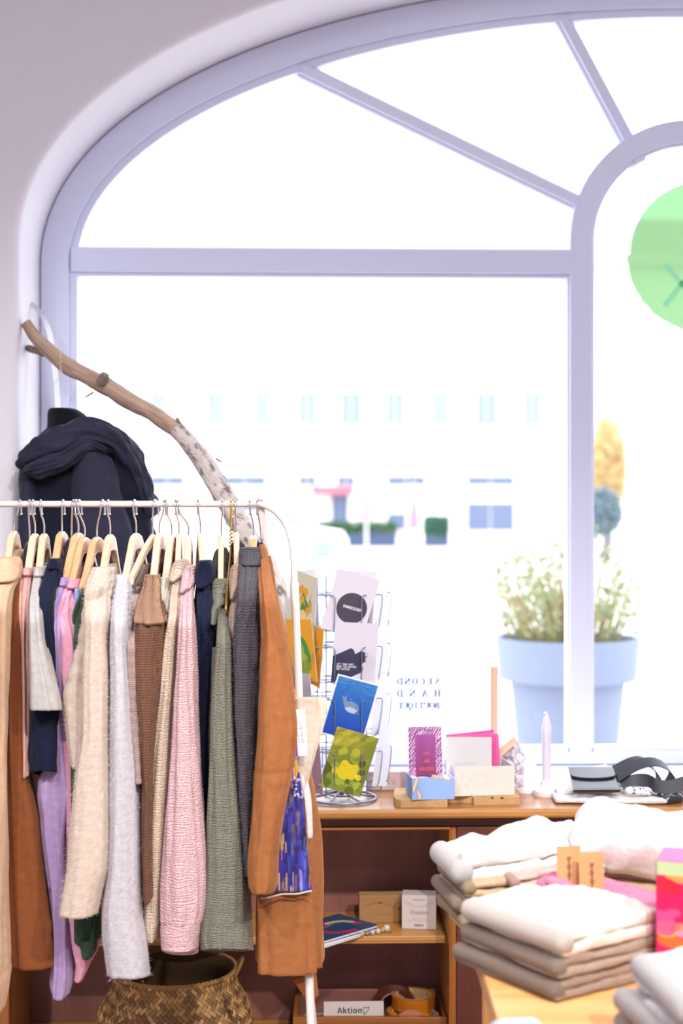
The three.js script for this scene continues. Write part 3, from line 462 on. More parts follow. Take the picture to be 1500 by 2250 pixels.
const G = [
  { name: 'hoodie', label: 'camel hoodie hanging at the left picture edge', cat: 'hoodie', mat: FAB.camel, d1: 2.6, rows: [[1232, -20, 40], [1262, -30, 42], [1300, -34, 26], [1340, -36, 19], [1500, -36, 16], [1800, -34, 13], [2000, -34, 14], [2110, -34, 19], [2122, -34, 18], [2140, -34, 20], [2210, -30, 9]], ch: 0.016, co: 0.012, collar: [[1224, 4, 38], [1236, -6, 45], [1252, -14, 46], [1266, -16, 43], [1274, -14, 38]], hood: [[1207, 38, 48], [1213, 30, 54], [1230, 28, 55], [1246, 34, 52]], hoodMat: FAB.camel, hem: 0.75 },
  { name: 'sweatshirt', label: 'rust brown sweatshirt with a wide hem band beside the camel hoodie', cat: 'sweatshirt', mat: FAB.rust, d1: 2.66, rows: [[1256, 42, 56], [1290, 36, 54], [1340, 25, 54], [1400, 19, 55], [1500, 17, 55], [1600, 16, 57], [1700, 16, 66], [1800, 16, 84], [1900, 17, 97], [2000, 18, 110], [2035, 19, 118], [2050, 19, 117], [2060, 19, 120], [2112, 22, 124]], hd: 0.03, bt: 0.006 },
  { name: 'long_shirt', label: 'dusty pink long sleeved top left of the grey tee', cat: 'top', mat: FAB.dustpink, d1: 2.67, rows: [[1252, 56, 77], [1300, 48, 76], [1360, 50, 74], [1400, 53, 72], [1500, 55, 73], [1600, 56, 71], [1688, 57, 70]], collar: [[1247, 58, 77], [1254, 55, 78], [1261, 54, 78]] },
  { name: 'tee_shirt', label: 'light grey tee with a flared short sleeve', cat: 'tee shirt', mat: FAB.greytee, d1: 2.6, rows: [[1252, 80, 101], [1290, 73, 96], [1330, 69, 92], [1400, 68, 97], [1460, 67, 111], [1510, 67, 124], [1545, 67, 132], [1560, 68, 134]], hd: 0.03, tilt: -0.1, hem: 1.02, collar: [[1245, 80, 101], [1253, 78, 103], [1263, 77, 103]], n: 40 },
  { name: 'tee_shirt', label: 'navy tee whose wide sleeve hangs below the grey one', cat: 'tee shirt', mat: FAB.navy, d1: 2.65, rows: [[1236, 111, 136], [1270, 100, 130], [1310, 86, 120], [1340, 84, 118], [1400, 90, 123], [1480, 84, 126], [1560, 70, 132], [1620, 68, 133], [1660, 66, 134], [1700, 74, 134]], hd: 0.04, tilt: -0.3, hem: 1.04, collar: [[1227, 114, 133], [1236, 110, 137], [1247, 107, 136]] },
  { name: 'jersey_shirt', label: 'ink blue top pressed behind the navy tee', cat: 'top', mat: FAB.ink, d1: 2.72, rows: [[1248, 134, 143], [1290, 122, 143], [1340, 116, 136], [1500, 118, 134], [1640, 120, 136]], hd: 0.03, bt: 0.006, hem: 1.04 },
  { name: 'shirt', label: 'lilac shirt whose long tied tail hangs lowest on the left', cat: 'shirt', mat: FAB.lilac, d1: 2.665, fold: 0.005, rows: [[1272, 135, 155], [1310, 119, 148], [1350, 115, 137], [1420, 117, 138], [1500, 122, 140], [1600, 122, 146], [1680, 100, 152], [1715, 82, 159], [1740, 82, 158], [1790, 92, 153], [1830, 96, 150], [1900, 106, 152], [2000, 116, 155], [2080, 118, 157], [2130, 116, 160], [2160, 112, 158], [2178, 115, 152]], collar: [[1267, 138, 153], [1276, 134, 157], [1284, 132, 156]], hd: 0.03 },
  { name: 'sweatshirt', label: 'bubblegum pink sweatshirt half hidden by the cream mohair sweater', cat: 'sweatshirt', mat: FAB.pink, d1: 2.68, rows: [[1278, 152, 176], [1320, 133, 166], [1350, 132, 168], [1400, 137, 179], [1460, 138, 186], [1600, 142, 190], [1800, 146, 196], [1900, 150, 205], [2000, 154, 214], [2060, 158, 222], [2110, 170, 200], [2130, 166, 190]], collar: [[1272, 154, 175], [1281, 150, 178], [1289, 148, 178]] },
  { name: 'sweatshirt', label: 'forest green sweatshirt showing its cuff below the cream sweater', cat: 'sweatshirt', mat: FAB.forest, d1: 2.67, rows: [[1290, 178, 194], [1320, 175, 194], [1350, 171, 194], [1420, 166, 194], [1700, 160, 205], [1950, 165, 216], [2050, 168, 220]], cuff: [[2052, 172, 216], [2075, 182, 215]] },
  { name: 'sweater', label: 'cream fluffy mohair sweater with a long drooping sleeve', cat: 'sweater', mat: FAB.cream, d1: 2.575, kind: 'rib', fold: 0.003, fuzz: 3600, fuzzLen: 0.0065, fuzzMat: fibre('#e6d4c2'), rows: [[1246, 206, 250], [1270, 194, 250], [1300, 189, 243], [1350, 188, 240], [1400, 190, 236], [1455, 186, 240], [1500, 185, 241], [1600, 184, 241], [1700, 166, 243], [1800, 156, 242], [1900, 147, 238], [1950, 140, 225], [2004, 132, 213]], lobe: [[1290, 190, 225], [1400, 174, 215], [1480, 152, 210], [1545, 140, 205], [1600, 146, 200], [1680, 158, 195]], hem: 0.8, tilt: 0 },
  { name: 'sweater', label: 'pale grey fluffy mohair sweater right of the cream one', cat: 'sweater', mat: FAB.mist, d1: 2.585, kind: 'rib', fold: 0.003, fuzz: 4200, fuzzLen: 0.007, fuzzMat: fibre('#d2ced2'), rows: [[1262, 256, 292], [1300, 251, 289], [1350, 247, 285], [1400, 246, 284], [1500, 245, 291], [1600, 242, 297], [1700, 243, 304], [1800, 243, 308], [1900, 240, 309], [2000, 229, 310], [2050, 228, 317], [2100, 234, 325], [2142, 240, 329]], lobe: [[1400, 268, 292], [1500, 270, 302], [1600, 270, 317], [1690, 275, 331], [1740, 275, 322], [1790, 280, 312]], hem: 0.8, tilt: -0.15 },
  { name: 'knit_jumper', label: 'narrow pinkish chunky knit between grey mohair and camel crochet', cat: 'jumper', mat: FAB.chunkpink, kind: 'knit', d1: 2.6, d0: 2.72, rows: [[1306, 287, 309], [1350, 283, 308], [1400, 283, 305], [1500, 286, 306], [1700, 300, 322]], n: 52 },
  { name: 'knit_jumper', label: 'camel brown crochet jumper with open chunky stitches', cat: 'jumper', mat: FAB.crochet, kind: 'knit', d1: 2.6, rows: [[1268, 320, 350], [1300, 310, 353], [1340, 301, 360], [1362, 302, 358], [1385, 299, 356], [1440, 291, 352], [1500, 293, 350], [1560, 300, 346], [1650, 310, 340], [1750, 318, 336], [1850, 318, 334], [1960, 320, 336]], lobe: [[1360, 330, 360], [1450, 320, 352], [1550, 318, 352], [1650, 322, 346], [1750, 326, 340]], n: 72, step: 0.003, fold: 0.004, collarMat: FAB.crochetcape, ch: 0.007, co: 0.007, collarFold: 0.006, collar: [[1262, 322, 350], [1290, 315, 352], [1320, 306, 355], [1345, 300, 362], [1362, 297, 366], [1366, 300, 364]] },
  { name: 'knit_jumper', label: 'ivory knit squeezed right of the camel crochet jumper', cat: 'jumper', mat: FAB.ivory, kind: 'knit', d1: 2.66, rows: [[1268, 356, 379], [1300, 352, 376], [1350, 352, 374], [1420, 347, 368], [1500, 345, 362], [1600, 342, 356]], n: 52, bodyMat: FAB.taupeknit },
  { name: 'muslin_shirt', label: 'beige crinkled muslin top with a soft hood left of the rose one', cat: 'top', mat: FAB.linen, kind: 'muslin', d1: 2.63, rows: [[1255, 381, 404], [1300, 377, 400], [1350, 372, 397], [1400, 362, 394], [1500, 352, 388], [1600, 341, 382], [1700, 332, 377], [1800, 324, 371], [1900, 319, 364], [2000, 316, 358], [2030, 322, 350], [2044, 328, 347]], collar: [[1229, 392, 408], [1240, 382, 413], [1256, 377, 411], [1268, 374, 402], [1274, 376, 392]], n: 60, step: 0.0025 },
  { name: 'muslin_blouse', label: 'rose pink crinkled muslin blouse with a gathered cuff', cat: 'blouse', mat: FAB.rose, kind: 'muslin', d1: 2.6, rows: [[1262, 404, 428], [1320, 398, 424], [1400, 393, 427], [1500, 386, 429], [1600, 381, 434], [1700, 375, 440], [1800, 366, 446], [1900, 360, 455], [1970, 357, 456], [2012, 358, 448], [2024, 360, 441]], cuff: [[2020, 357, 441], [2040, 355, 440], [2060, 356, 437], [2088, 357, 434]], cuffTilt: -0.5, collar: [[1242, 410, 426], [1254, 403, 430], [1270, 399, 430], [1288, 398, 424], [1298, 398, 410]], n: 72, step: 0.0025 },
  { name: 'muslin_shirt', label: 'navy crinkled muslin top with a thick hood', cat: 'top', mat: FAB.navymus, kind: 'muslin', d1: 2.67, rows: [[1262, 437, 468], [1320, 433, 468], [1400, 428, 474], [1500, 430, 472], [1600, 434, 466], [1800, 442, 462], [1960, 446, 464]], collar: [[1231, 441, 462], [1244, 432, 470], [1262, 429, 472], [1280, 430, 466], [1288, 434, 456]], n: 56, step: 0.003 },
  { name: 'muslin_shirt', label: 'sage green crinkled muslin top with a wide sleeve', cat: 'top', mat: FAB.sage, kind: 'muslin', d1: 2.61, rows: [[1300, 477, 503], [1350, 478, 504], [1400, 478, 505], [1500, 470, 508], [1600, 466, 514], [1700, 463, 521], [1800, 458, 533], [1900, 456, 544], [2000, 447, 550], [2060, 440, 552], [2088, 444, 553]], tilt: -0.35, lobe: [[1420, 466, 492], [1500, 462, 496], [1600, 456, 500], [1700, 456, 502], [1800, 455, 490], [1880, 458, 480]], collar: [[1270, 475, 500], [1284, 466, 505], [1310, 466, 504], [1322, 470, 500], [1340, 467, 480], [1366, 467, 475]], n: 72, step: 0.0025, hem: 0.68 },
  { name: 'hooded_shirt', label: 'moss grey hooded top peeking up behind the sage one', cat: 'top', mat: FAB.moss, kind: 'muslin', d1: 2.74, d0: 2.88, rows: [[1203, 482, 492], [1212, 474, 499], [1228, 469, 503], [1250, 467, 505], [1290, 468, 506], [1400, 494, 512], [1600, 500, 520]], n: 40 },
  { name: 'muslin_shirt', label: 'taupe muslin top with a dark brown hood right of the sage one', cat: 'top', mat: FAB.taupe, kind: 'muslin', d1: 2.66, rows: [[1262, 509, 532], [1300, 507, 530], [1350, 504, 528], [1420, 504, 522], [1500, 508, 522], [1620, 512, 524]], hood: [[1188, 515, 528], [1198, 508, 536], [1220, 504, 540], [1262, 505, 540], [1290, 510, 534]], collar: [[1238, 516, 532], [1250, 508, 536], [1276, 505, 535], [1296, 506, 524], [1312, 508, 516]], n: 48 },
  { name: 'cardigan', label: 'charcoal chunky wool cardigan with a thick shawl collar', cat: 'cardigan', mat: FAB.charcoal, kind: 'knit', d1: 2.61, fuzz: 2500, fuzzMat: fibre('#8d8791'), fuzzLen: 0.007, rows: [[1208, 529, 575], [1250, 529, 570], [1300, 525, 570], [1350, 520, 572], [1400, 513, 579], [1440, 511, 580], [1475, 512, 566], [1550, 514, 562], [1620, 520, 560], [1700, 526, 558], [1800, 532, 556], [1900, 540, 556]], lobe: [[1380, 545, 580], [1430, 548, 581], [1470, 540, 570], [1540, 535, 566], [1650, 535, 562]], n: 72, step: 0.003, fold: 0.004, collar: [[1203, 530, 576], [1215, 527, 579], [1240, 528, 574]] },
];
G[7].lining = [[1292, 164, 178], [1312, 161, 182], [1345, 162, 184], [1380, 168, 186], [1430, 174, 190]];   // pale blue lining in the neck of the pink sweatshirt
for (const o of G) { o.hang = H[G.indexOf(o)]; garment(o); }

// the end of the rack: suede coat, painted dress, tote bag
{
  const t = thing('suede_coat', 'caramel brown suede coat on a black hanger at the end of the rack', 'coat', rail(565), 'clothes on the rack'), o = t.position;
  const add = (name, geo, m) => { geo.translate(-o.x, -o.y, -o.z); return mesh(name, geo, m, t); };
  const body = ringsOf([[1222, 577, 590], [1260, 578, 598], [1290, 580, 602], [1400, 582, 627], [1500, 584, 645], [1600, 588, 662], [1700, 585, 686], [1760, 580, 696], [1850, 572, 703], [1960, 567, 706], [2060, 566, 711], [2105, 565, 713], [2112, 566, 713]], (y) => mixn(2.8, 2.73, smooth(1250, 1500, y)), (y) => mixn(0.03, 0.075, smooth(1230, 1450, y)));
  add('body', loft(body, { n: 60, disp: foldDisp(3.3, 0.006), bottom: 'open' }), FAB.suede);
  const front = ringsOf([[1650, 588, 640], [1750, 578, 660], [1850, 572, 676], [1960, 568, 684], [2050, 566, 689], [2120, 565, 693], [2136, 566, 693]], 2.625, 0.022, 0.006);
  add('front_panel', loft(front, { n: 48, disp: foldDisp(8.1, 0.004), bottom: 'open' }), FAB.suede);
  const rows = [[1205, 570, 583], [1250, 572, 590], [1300, 573, 601], [1350, 574, 613], [1400, 575, 625], [1450, 572, 634], [1500, 570, 641], [1550, 567, 647], [1590, 566, 651], [1640, 562, 648], [1690, 558, 642], [1800, 551, 622], [1900, 544, 611], [1940, 545, 608], [1962, 553, 598]];
  const dep = (y) => mixn(2.77, 2.555, smooth(1200, 1330, y)), sl = ringsOf(rows, dep, (y) => mixn(0.025, 0.05, smooth(1210, 1320, y)), 0.005, -0.2);
  add('sleeve', loft(sl, { n: 56, disp: (s, k, th, tt) => foldDisp(5.5, 0.004)(s, k, th, tt) - 0.0016 * Math.exp(-(((tt - 0.64) / 0.006) ** 2)), bottom: 'open', inner: 0.08 }), FAB.suede);
  add('collar', loft(ringsOf([[1197, 570, 581], [1208, 568, 585], [1222, 569, 587], [1232, 572, 584]], 2.76, 0.035, 0.003), { n: 36, bottom: 'round' }), FAB.suede);
  const tail = extrude([[0, 0], [0.045, 0.012], [0.05, -0.03], [0.032, -0.05], [0.02, -0.03]], 0.006, 0.002); const tp = P(642, 2150, 2.7); tail.translate(tp.x, tp.y, tp.z); add('belt_end', tail, FAB.suede);
}
{
  const paint = canvasTex(512, 1024, (c, w, h) => {
    const r = rngOf(5); c.fillStyle = '#3a2a86'; c.fillRect(0, 0, w, h);
    const cols = ['#241a5e', '#2b2d8e', '#4a2fa0', '#15123c', '#3953b8', '#e2b04a', '#c98f2e', '#efe6f2', '#1d2a6e', '#6f8fd8', '#5a3bb0', '#0f0f30', '#2b1f6b'];
    for (let i = 0; i < 900; i++) { const x = r() * w, y = r() * h, L = 20 + r() * 130, W = 8 + r() * 34; c.globalAlpha = 0.35 + 0.5 * r(); c.fillStyle = cols[Math.floor(r() * (r() < 0.25 ? cols.length : 5))]; c.save(); c.translate(x, y); c.rotate((r() - 0.5) * 0.25); for (let k = 0; k < 5; k++) c.fillRect((k - 2) * W * 0.2, r() * 14, W * 0.17, L * (0.6 + 0.5 * r())); c.restore(); }
    for (const [x, y, q] of [[0.4, 0.08, 1], [0.62, 0.3, 0.8], [0.35, 0.62, 1.2], [0.5, 0.86, 1.4], [0.2, 0.9, 0.8]]) for (let i = 0; i < 26; i++) { c.globalAlpha = 0.5 + 0.4 * r(); c.fillStyle = ['#e2b04a', '#d39b38', '#f0cf86'][i % 3]; c.fillRect(x * w + (r() - 0.5) * 130 * q, y * h + (r() - 0.5) * 90 * q, 5 + 9 * r(), 30 + 60 * r()); }
    for (const [x, y] of [[0.55, 0.16], [0.3, 0.2], [0.75, 0.42], [0.62, 0.95], [0.3, 0.96]]) for (let i = 0; i < 40; i++) { c.globalAlpha = 0.8; c.fillStyle = '#efe8ee'; c.beginPath(); c.ellipse(x * w + (r() - 0.5) * 110, y * h + (r() - 0.5) * 100, 3 + 9 * r(), 3 + 6 * r(), r(), 0, 7); c.fill(); }
    c.globalAlpha = 1;
  });
  const m = new THREE.MeshPhysicalMaterial({ map: paint, roughness: 0.8, side: THREE.DoubleSide, bumpMap: rep(BUMP.cloth, 0.1), bumpScale: 0.0004 });
  const o = rail(590), t = thing('painted_dress', 'violet and gold paint streaked dress hem showing under the suede coat sleeve', 'dress', o, 'clothes on the rack');
  const R = ringsOf([[1540, 634, 648], [1620, 622, 652], [1700, 610, 658], [1800, 596, 668], [1900, 582, 677], [1955, 574, 684]], 2.6, 0.012, 0.006), g = loft(R, { n: 40, disp: foldDisp(1.7, 0.003), bottom: 'open' });
  const p = g.attributes.position, uv = g.attributes.uv; for (let i = 0; i < p.count; i++) uv.setXY(i, (p.getX(i) + 0.09) / 0.12, 1 - (1.15 - p.getY(i)) / 0.4);
  g.translate(-o.x, -o.y, -o.z); mesh('skirt', g, m, t);
  const hem = tube(Array.from({ length: 12 }, (_, i) => P(mixn(572, 685, i / 11), 1974 - 15 * Math.pow(i / 11, 0.8) + 1.5 * Math.sin(i), 2.588).sub(o)), 0.0016, 30, 8); mesh('hem', hem, FAB.whitecloth, t);
}
{
  const o = P(665, 1530, 2.6), t = thing('tote_bag', 'natural canvas tote bag hanging by twine in front of the rack upright', 'bag', o);
  const add = (name, geo, m) => { geo.translate(-o.x, -o.y, -o.z); return mesh(name, geo, m, t); };
  add('bag_body', loft(ringsOf([[1533, 640, 717], [1545, 640, 719], [1600, 643, 709], [1650, 648, 695], [1700, 652, 681], [1745, 655, 668]], 2.655, (y) => mixn(0.012, 0.03, smooth(1540, 1680, y)), 0.005), { n: 44, p: 0.6, disp: foldDisp(9.9, 0.003), bottom: 'round' }), FAB.canvas);
  add('cloth_fold', loft(ringsOf([[1700, 657, 672], [1760, 664, 684], [1800, 668, 686], [1835, 671, 687]], 2.645, 0.02, 0.005), { n: 32, disp: foldDisp(2.9, 0.002), bottom: 'round' }), FAB.whitecloth);
  const tw = (ph) => tube(Array.from({ length: 34 }, (_, i) => { const y = 1515 + i * 4; return P(646 + 0.055 * (y - 1515) + 2.2 * Math.cos(i * 1.3 + ph), y, 2.612 - 0.002 * Math.sin(i * 1.3 + ph)); }), 0.0011, 120, 6);
  const twine = std('#c39a63', 0.9); add('twine', mergeGeometries([tw(0), tw(Math.PI), ball(0.004, P(655, 1648, 2.612))]), twine);
  const tagTex = canvasTex(128, 512, (c, w, h) => { c.fillStyle = '#f6f1e9'; c.fillRect(0, 0, w, h); c.translate(w / 2, h / 2); c.rotate(Math.PI / 2 - 0.08); c.lineWidth = 4; c.strokeStyle = '#46567e'; for (const [y, a] of [[-8, 22], [34, 7]]) { c.beginPath(); for (let i = 0; i < 70; i++) c.lineTo(-130 + i * 3.6 + 5 * Math.cos(i * 0.9), y + a * Math.sin(i * 0.9) * (0.5 + 0.5 * Math.sin(i * 0.31 + 1))); c.stroke(); } });
  const g = new RoundedBoxGeometry(0.021, 0.085, 0.001, 1, 0.0004), c = P(660, 1610, 2.6); g.rotateZ(0.06); g.translate(c.x, c.y, c.z); add('paper_label', GEO_OK(g), new THREE.MeshStandardMaterial({ map: tagTex, roughness: 0.8 }));
}

// ---------------------------------------------------------------- branch, strap and black coat in the window corner
{
  const pts = [[57, 708, 3.72, 12], [77, 738, 3.72, 15], [103, 765, 3.71, 17], [140, 797, 3.7, 19], [190, 826, 3.68, 20], [236, 850, 3.67, 21], [285, 880, 3.66, 20], [335, 907, 3.65, 19], [375, 935, 3.64, 19], [405, 962, 3.63, 19], [440, 1005, 3.62, 21], [468, 1050, 3.61, 23], [495, 1095, 3.6, 24], [520, 1140, 3.59, 23], [548, 1185, 3.58, 23], [580, 1235, 3.57, 23], [604, 1285, 3.56, 23], [618, 1340, 3.55, 23], [622, 1450, 3.54, 22], [618, 1600, 3.52, 22], [612, 1748, 3.5, 21]];
  const t = thing('branch', 'long peeled birch branch leaning from the sideboard to the window reveal', 'branch', P(395, 945, 3.64)), o = t.position;
  const c = new THREE.CatmullRomCurve3(pts.map(([x, y, d]) => P(x, y, d)), false, 'centripetal'), K = pts.map(([x, y, d, r], i) => [i, (r * d) / F]);
  const make = (t0, t1, bark) => {
    const m = Math.round(260 * (t1 - t0)) + 20, n = 40, pos = [], col = [], idx = [], uv = []; let prevN = V(0, 1, 0);
    for (let i = 0; i <= m; i++) {
      const u = mixn(t0, t1, i / m), p = c.getPoint(u), T = c.getTangent(u), N = FWD.clone().negate().addScaledVector(T, FWD.dot(T)).normalize(), B = T.clone().cross(N).normalize(), r0 = keyed(K, u * (pts.length - 1))[0];
      for (let j = 0; j <= n; j++) {
        const a = (j / n) * TAU, dir = N.clone().multiplyScalar(Math.cos(a)).addScaledVector(B, Math.sin(a)), L = u * 1.9;
        let r = r0, q;
        const f = n3(p.x * 14 + dir.x * 0.6, p.y * 14 + dir.y * 0.6, dir.z * 0.8), f2 = n3(p.x * 60, p.y * 60, a * 2);
        const peeled = u < 0.42 && (Math.cos(a + 0.35) > -0.35 + 0.25 * f);
        r *= 1 + 0.07 * f + 0.03 * f2; if (peeled) r *= 0.9 + 0.05 * n3(L * 3, a * 4, 4);
        if (peeled) { const g = 0.5 + 0.5 * n3(L * 6, a * 7, 1), s = 0.5 + 0.5 * n3(L * 30, a * 16, 5), dk = smooth(0.45, 0.75, n3(L * 4 + 8, a * 3.2, 2)); q = [mixn(0.54, 0.36, g * 0.6 + s * 0.3), mixn(0.385, 0.235, g * 0.6 + s * 0.3), mixn(0.285, 0.165, g * 0.6 + s * 0.3)].map((x) => x * (1 - 0.55 * dk)); }
        else { const b = smooth(0.25, 0.5, n3(L * 16, a * 1.1, 7) * 0.7 + 0.4 * n3(L * 50, a * 5, 3)), w = 0.5 + 0.5 * n3(L * 24, a * 3, 9), edge = u < 0.43 ? 0.35 : 0; q = [mixn(0.66, 0.5, w), mixn(0.6, 0.44, w), mixn(0.56, 0.4, w)].map((x) => x * (1 - 0.72 * Math.max(b, edge * w))); }
        const v = p.clone().addScaledVector(dir, r); pos.push(v.x - o.x, v.y - o.y, v.z - o.z); col.push(...q); uv.push(j / n, L);
      }
    }
    for (let i = 0; i < m; i++) for (let j = 0; j < n; j++) { const a = i * (n + 1) + j, b = a + n + 1; idx.push(a, a + 1, b, a + 1, b + 1, b); }
    for (const [row, flip] of [[0, 1], [m, 0]]) { const ce = pos.length / 3, q = c.getPoint(row ? t1 : t0).sub(o); pos.push(q.x, q.y, q.z); col.push(0.35, 0.24, 0.16); uv.push(0, 0); for (let j = 0; j < n; j++) { const a = row * (n + 1) + j; flip ? idx.push(ce, a + 1, a) : idx.push(ce, a, a + 1); } }
    const g = new THREE.BufferGeometry(); g.setAttribute('position', new THREE.Float32BufferAttribute(pos, 3)); g.setAttribute('color', new THREE.Float32BufferAttribute(col, 3)); g.setAttribute('uv', new THREE.Float32BufferAttribute(uv, 2)); g.setIndex(idx); g.computeVertexNormals(); return g;
  };
  mesh('wood', make(0, 1), new THREE.MeshStandardMaterial({ vertexColors: true, roughness: 0.85, bumpMap: rep(BUMP.suede, 0.2), bumpScale: 0.001 }), t);
  const stub = (name, a, b, r) => { const g = new THREE.CylinderGeometry(r * 0.8, r, a.distanceTo(b), 14, 4), p = g.attributes.position; for (let i = 0; i < p.count; i++) { const k = 1 + 0.15 * n3(p.getX(i) * 90, p.getY(i) * 90, p.getZ(i) * 90); p.setX(i, p.getX(i) * k); p.setZ(i, p.getZ(i) * k); } g.computeVertexNormals(); g.applyQuaternion(new THREE.Quaternion().setFromUnitVectors(UP, b.clone().sub(a).normalize())); const m = a.clone().add(b).multiplyScalar(0.5).sub(o); g.translate(m.x, m.y, m.z); mesh(name, GEO_OK(g), std('#7d6a60', 0.9), t); };
  stub('twig_stub', P(95, 775, 3.73), P(62, 765, 3.78), 0.011); stub('twig_stub', P(222, 842, 3.65), P(232, 822, 3.64), 0.014); stub('twig_stub', P(397, 935, 3.63), P(388, 918, 3.63), 0.005); stub('twig_stub', P(475, 1008, 3.61), P(486, 1015, 3.6), 0.003); stub('twig_stub', P(205, 862, 3.66), P(187, 873, 3.65), 0.003);
  mesh('twine', tube(Array.from({ length: 40 }, (_, i) => { const a = i * 0.9; return P(133 + 1.6 * Math.cos(a), 776 + i * 1.35, 3.672 - 0.0015 * Math.sin(a)).sub(o); }), 0.0012, 120, 6), std('#d8c7ad', 0.9), t);
}
{
  const pts = [[51, 655, 3.86], [70, 668, 3.85], [92, 692, 3.84], [108, 730, 3.83], [117, 790, 3.82], [123, 840, 3.81], [127, 900, 3.8]].map(([x, y, d]) => P(x, y, d));
  single('clear_strap', ribbon(pts, V(0.3, 0.2, -0.93), 0.03, 0.0012, 60), new THREE.MeshPhysicalMaterial({ color: '#e5e4e6', roughness: 0.25, transmission: 0.75, thickness: 0 }), 'clear plastic strap curving from the window reveal behind the branch', 'strap');
  const t = thing('plastic_hanger', 'clear plastic hanger that hangs from the branch and carries the black coat', 'hanger', P(134, 838, 3.68)), o = t.position, cl = new THREE.MeshPhysicalMaterial({ color: '#f4f6fa', roughness: 0.08, transmission: 0.9, thickness: 0 });
  mesh('hook', tube([[118, 846], [126, 836], [136, 832], [148, 835], [157, 843], [157, 856], [146, 870], [139, 882], [137, 900]].map(([x, y]) => P(x, y, 3.68).sub(o)), 0.003, 60, 10), cl, t);
  mesh('shoulders', tube([[80, 1010, 3.6], [110, 950, 3.66], [137, 902, 3.68], [190, 940, 3.7], [260, 985, 3.72]].map(([x, y, d]) => P(x, y, d).sub(o)), 0.006, 40, 10), cl, t);
}
{
  const blk = cloth('#2d2d40', 'cloth', 0.05, 0.0005, { roughness: 0.75, sheen: 0.5 }), knit = cloth('#15171f', 'knit', 0.03, 0.001), inner = cloth('#181b2b', 'cloth', 0.05);
  const t = thing('black_coat', 'black padded coat with a draped hood hanging on the branch by the window', 'coat', P(180, 940, 3.68)), o = t.position;
  const add = (name, geo, m) => { geo.translate(-o.x, -o.y, -o.z); return mesh(name, geo, m, t); };
  const wr = (seed, amp) => (s, k, th) => amp * (n3(s * 9 + seed, k * 7, seed) + 0.55 * n3(s * 22, k * 14, seed + 4));
  add('body', loft(ringsOf([[935, 112, 200], [965, 85, 240], [1000, 62, 275], [1050, 52, 306], [1100, 48, 325], [1160, 47, 340], [1220, 46, 352], [1300, 46, 362], [1450, 46, 372], [1600, 50, 376], [1700, 52, 378]], 3.67, (y) => mixn(0.05, 0.1, smooth(940, 1050, y)), 0.01), { n: 60, disp: wr(2, 0.008), bottom: 'open' }), inner);
  add('sleeve', loft(ringsOf([[988, 186, 212], [1000, 168, 236], [1030, 160, 257], [1080, 157, 268], [1120, 158, 276], [1180, 160, 290], [1240, 162, 300], [1400, 165, 312], [1560, 170, 310], [1640, 176, 300]], 3.585, 0.05, 0.008), { n: 52, disp: wr(6, 0.006), bottom: 'open' }), blk);
  add('sleeve', loft(ringsOf([[1010, 60, 80], [1040, 46, 90], [1100, 44, 92], [1180, 42, 90], [1260, 44, 90], [1500, 50, 94]], 3.63, 0.06, 0.01), { n: 40, disp: wr(9, 0.005), bottom: 'open' }), blk);
  add('front_panel', loft(ringsOf([[1005, 146, 172], [1060, 144, 176], [1120, 143, 178], [1250, 142, 180], [1500, 142, 182]], 3.61, 0.03, 0.01), { n: 36, disp: wr(12, 0.003), bottom: 'open' }), blk);
  add('collar', loft(ringsOf([[899, 112, 168], [906, 107, 182], [920, 106, 194], [938, 105, 203], [965, 98, 214]], 3.66, (y) => 0.055, 0.004), { n: 48, disp: wr(15, 0.002), bottom: 'round' }), knit);
  // the hood lies over the shoulders as a thick crumpled roll
  const roll = (ctrl, seed, amp) => { const c = new THREE.CatmullRomCurve3(ctrl.map(([x, y, d]) => P(x, y, d)), false, 'centripetal'), R = [], K = ctrl.map((q, i) => [i, q[3] / 868, q[4] ?? q[3] / 868]); for (let i = 0; i <= 90; i++) { const u = i / 90, T = c.getTangent(u), N = FWD.clone().addScaledVector(T, -FWD.dot(T)).normalize(), B = T.clone().cross(N).normalize(), [a, b] = keyed(K, u * (ctrl.length - 1)); R.push({ c: c.getPoint(u), ax: B.multiplyScalar(a), az: N.multiplyScalar(b) }); } return loft(R, { n: 48, p: 0.95, disp: (s, k, th, tt) => amp * (0.8 * Math.sin(th * 3 + 5 * n3(k * 5, seed, 0)) * 0.6 + n3(Math.cos(th) * 2, k * 10 + seed, Math.sin(th) * 2) + 0.5 * n3(Math.cos(th) * 5, k * 22, Math.sin(th) * 5)), bottom: 'round' }); };
  add('hood', roll([[52, 1022, 3.6, 16, 0.03], [72, 1004, 3.585, 26, 0.04], [110, 985, 3.575, 34, 0.05], [150, 968, 3.575, 36, 0.05], [195, 956, 3.58, 34, 0.05], [240, 965, 3.6, 30, 0.05], [275, 990, 3.63, 26, 0.05], [300, 1030, 3.65, 22, 0.05], [318, 1080, 3.66, 17, 0.05], [334, 1130, 3.67, 14, 0.04]], 3, 0.0075), blk);
  add('hood_fold', roll([[66, 1034, 3.57, 14, 0.03], [100, 1024, 3.55, 20, 0.03], [135, 1010, 3.545, 22, 0.03], [165, 992, 3.55, 20, 0.03], [195, 978, 3.56, 16, 0.03], [225, 985, 3.58, 12, 0.03]], 11, 0.006), blk);
}

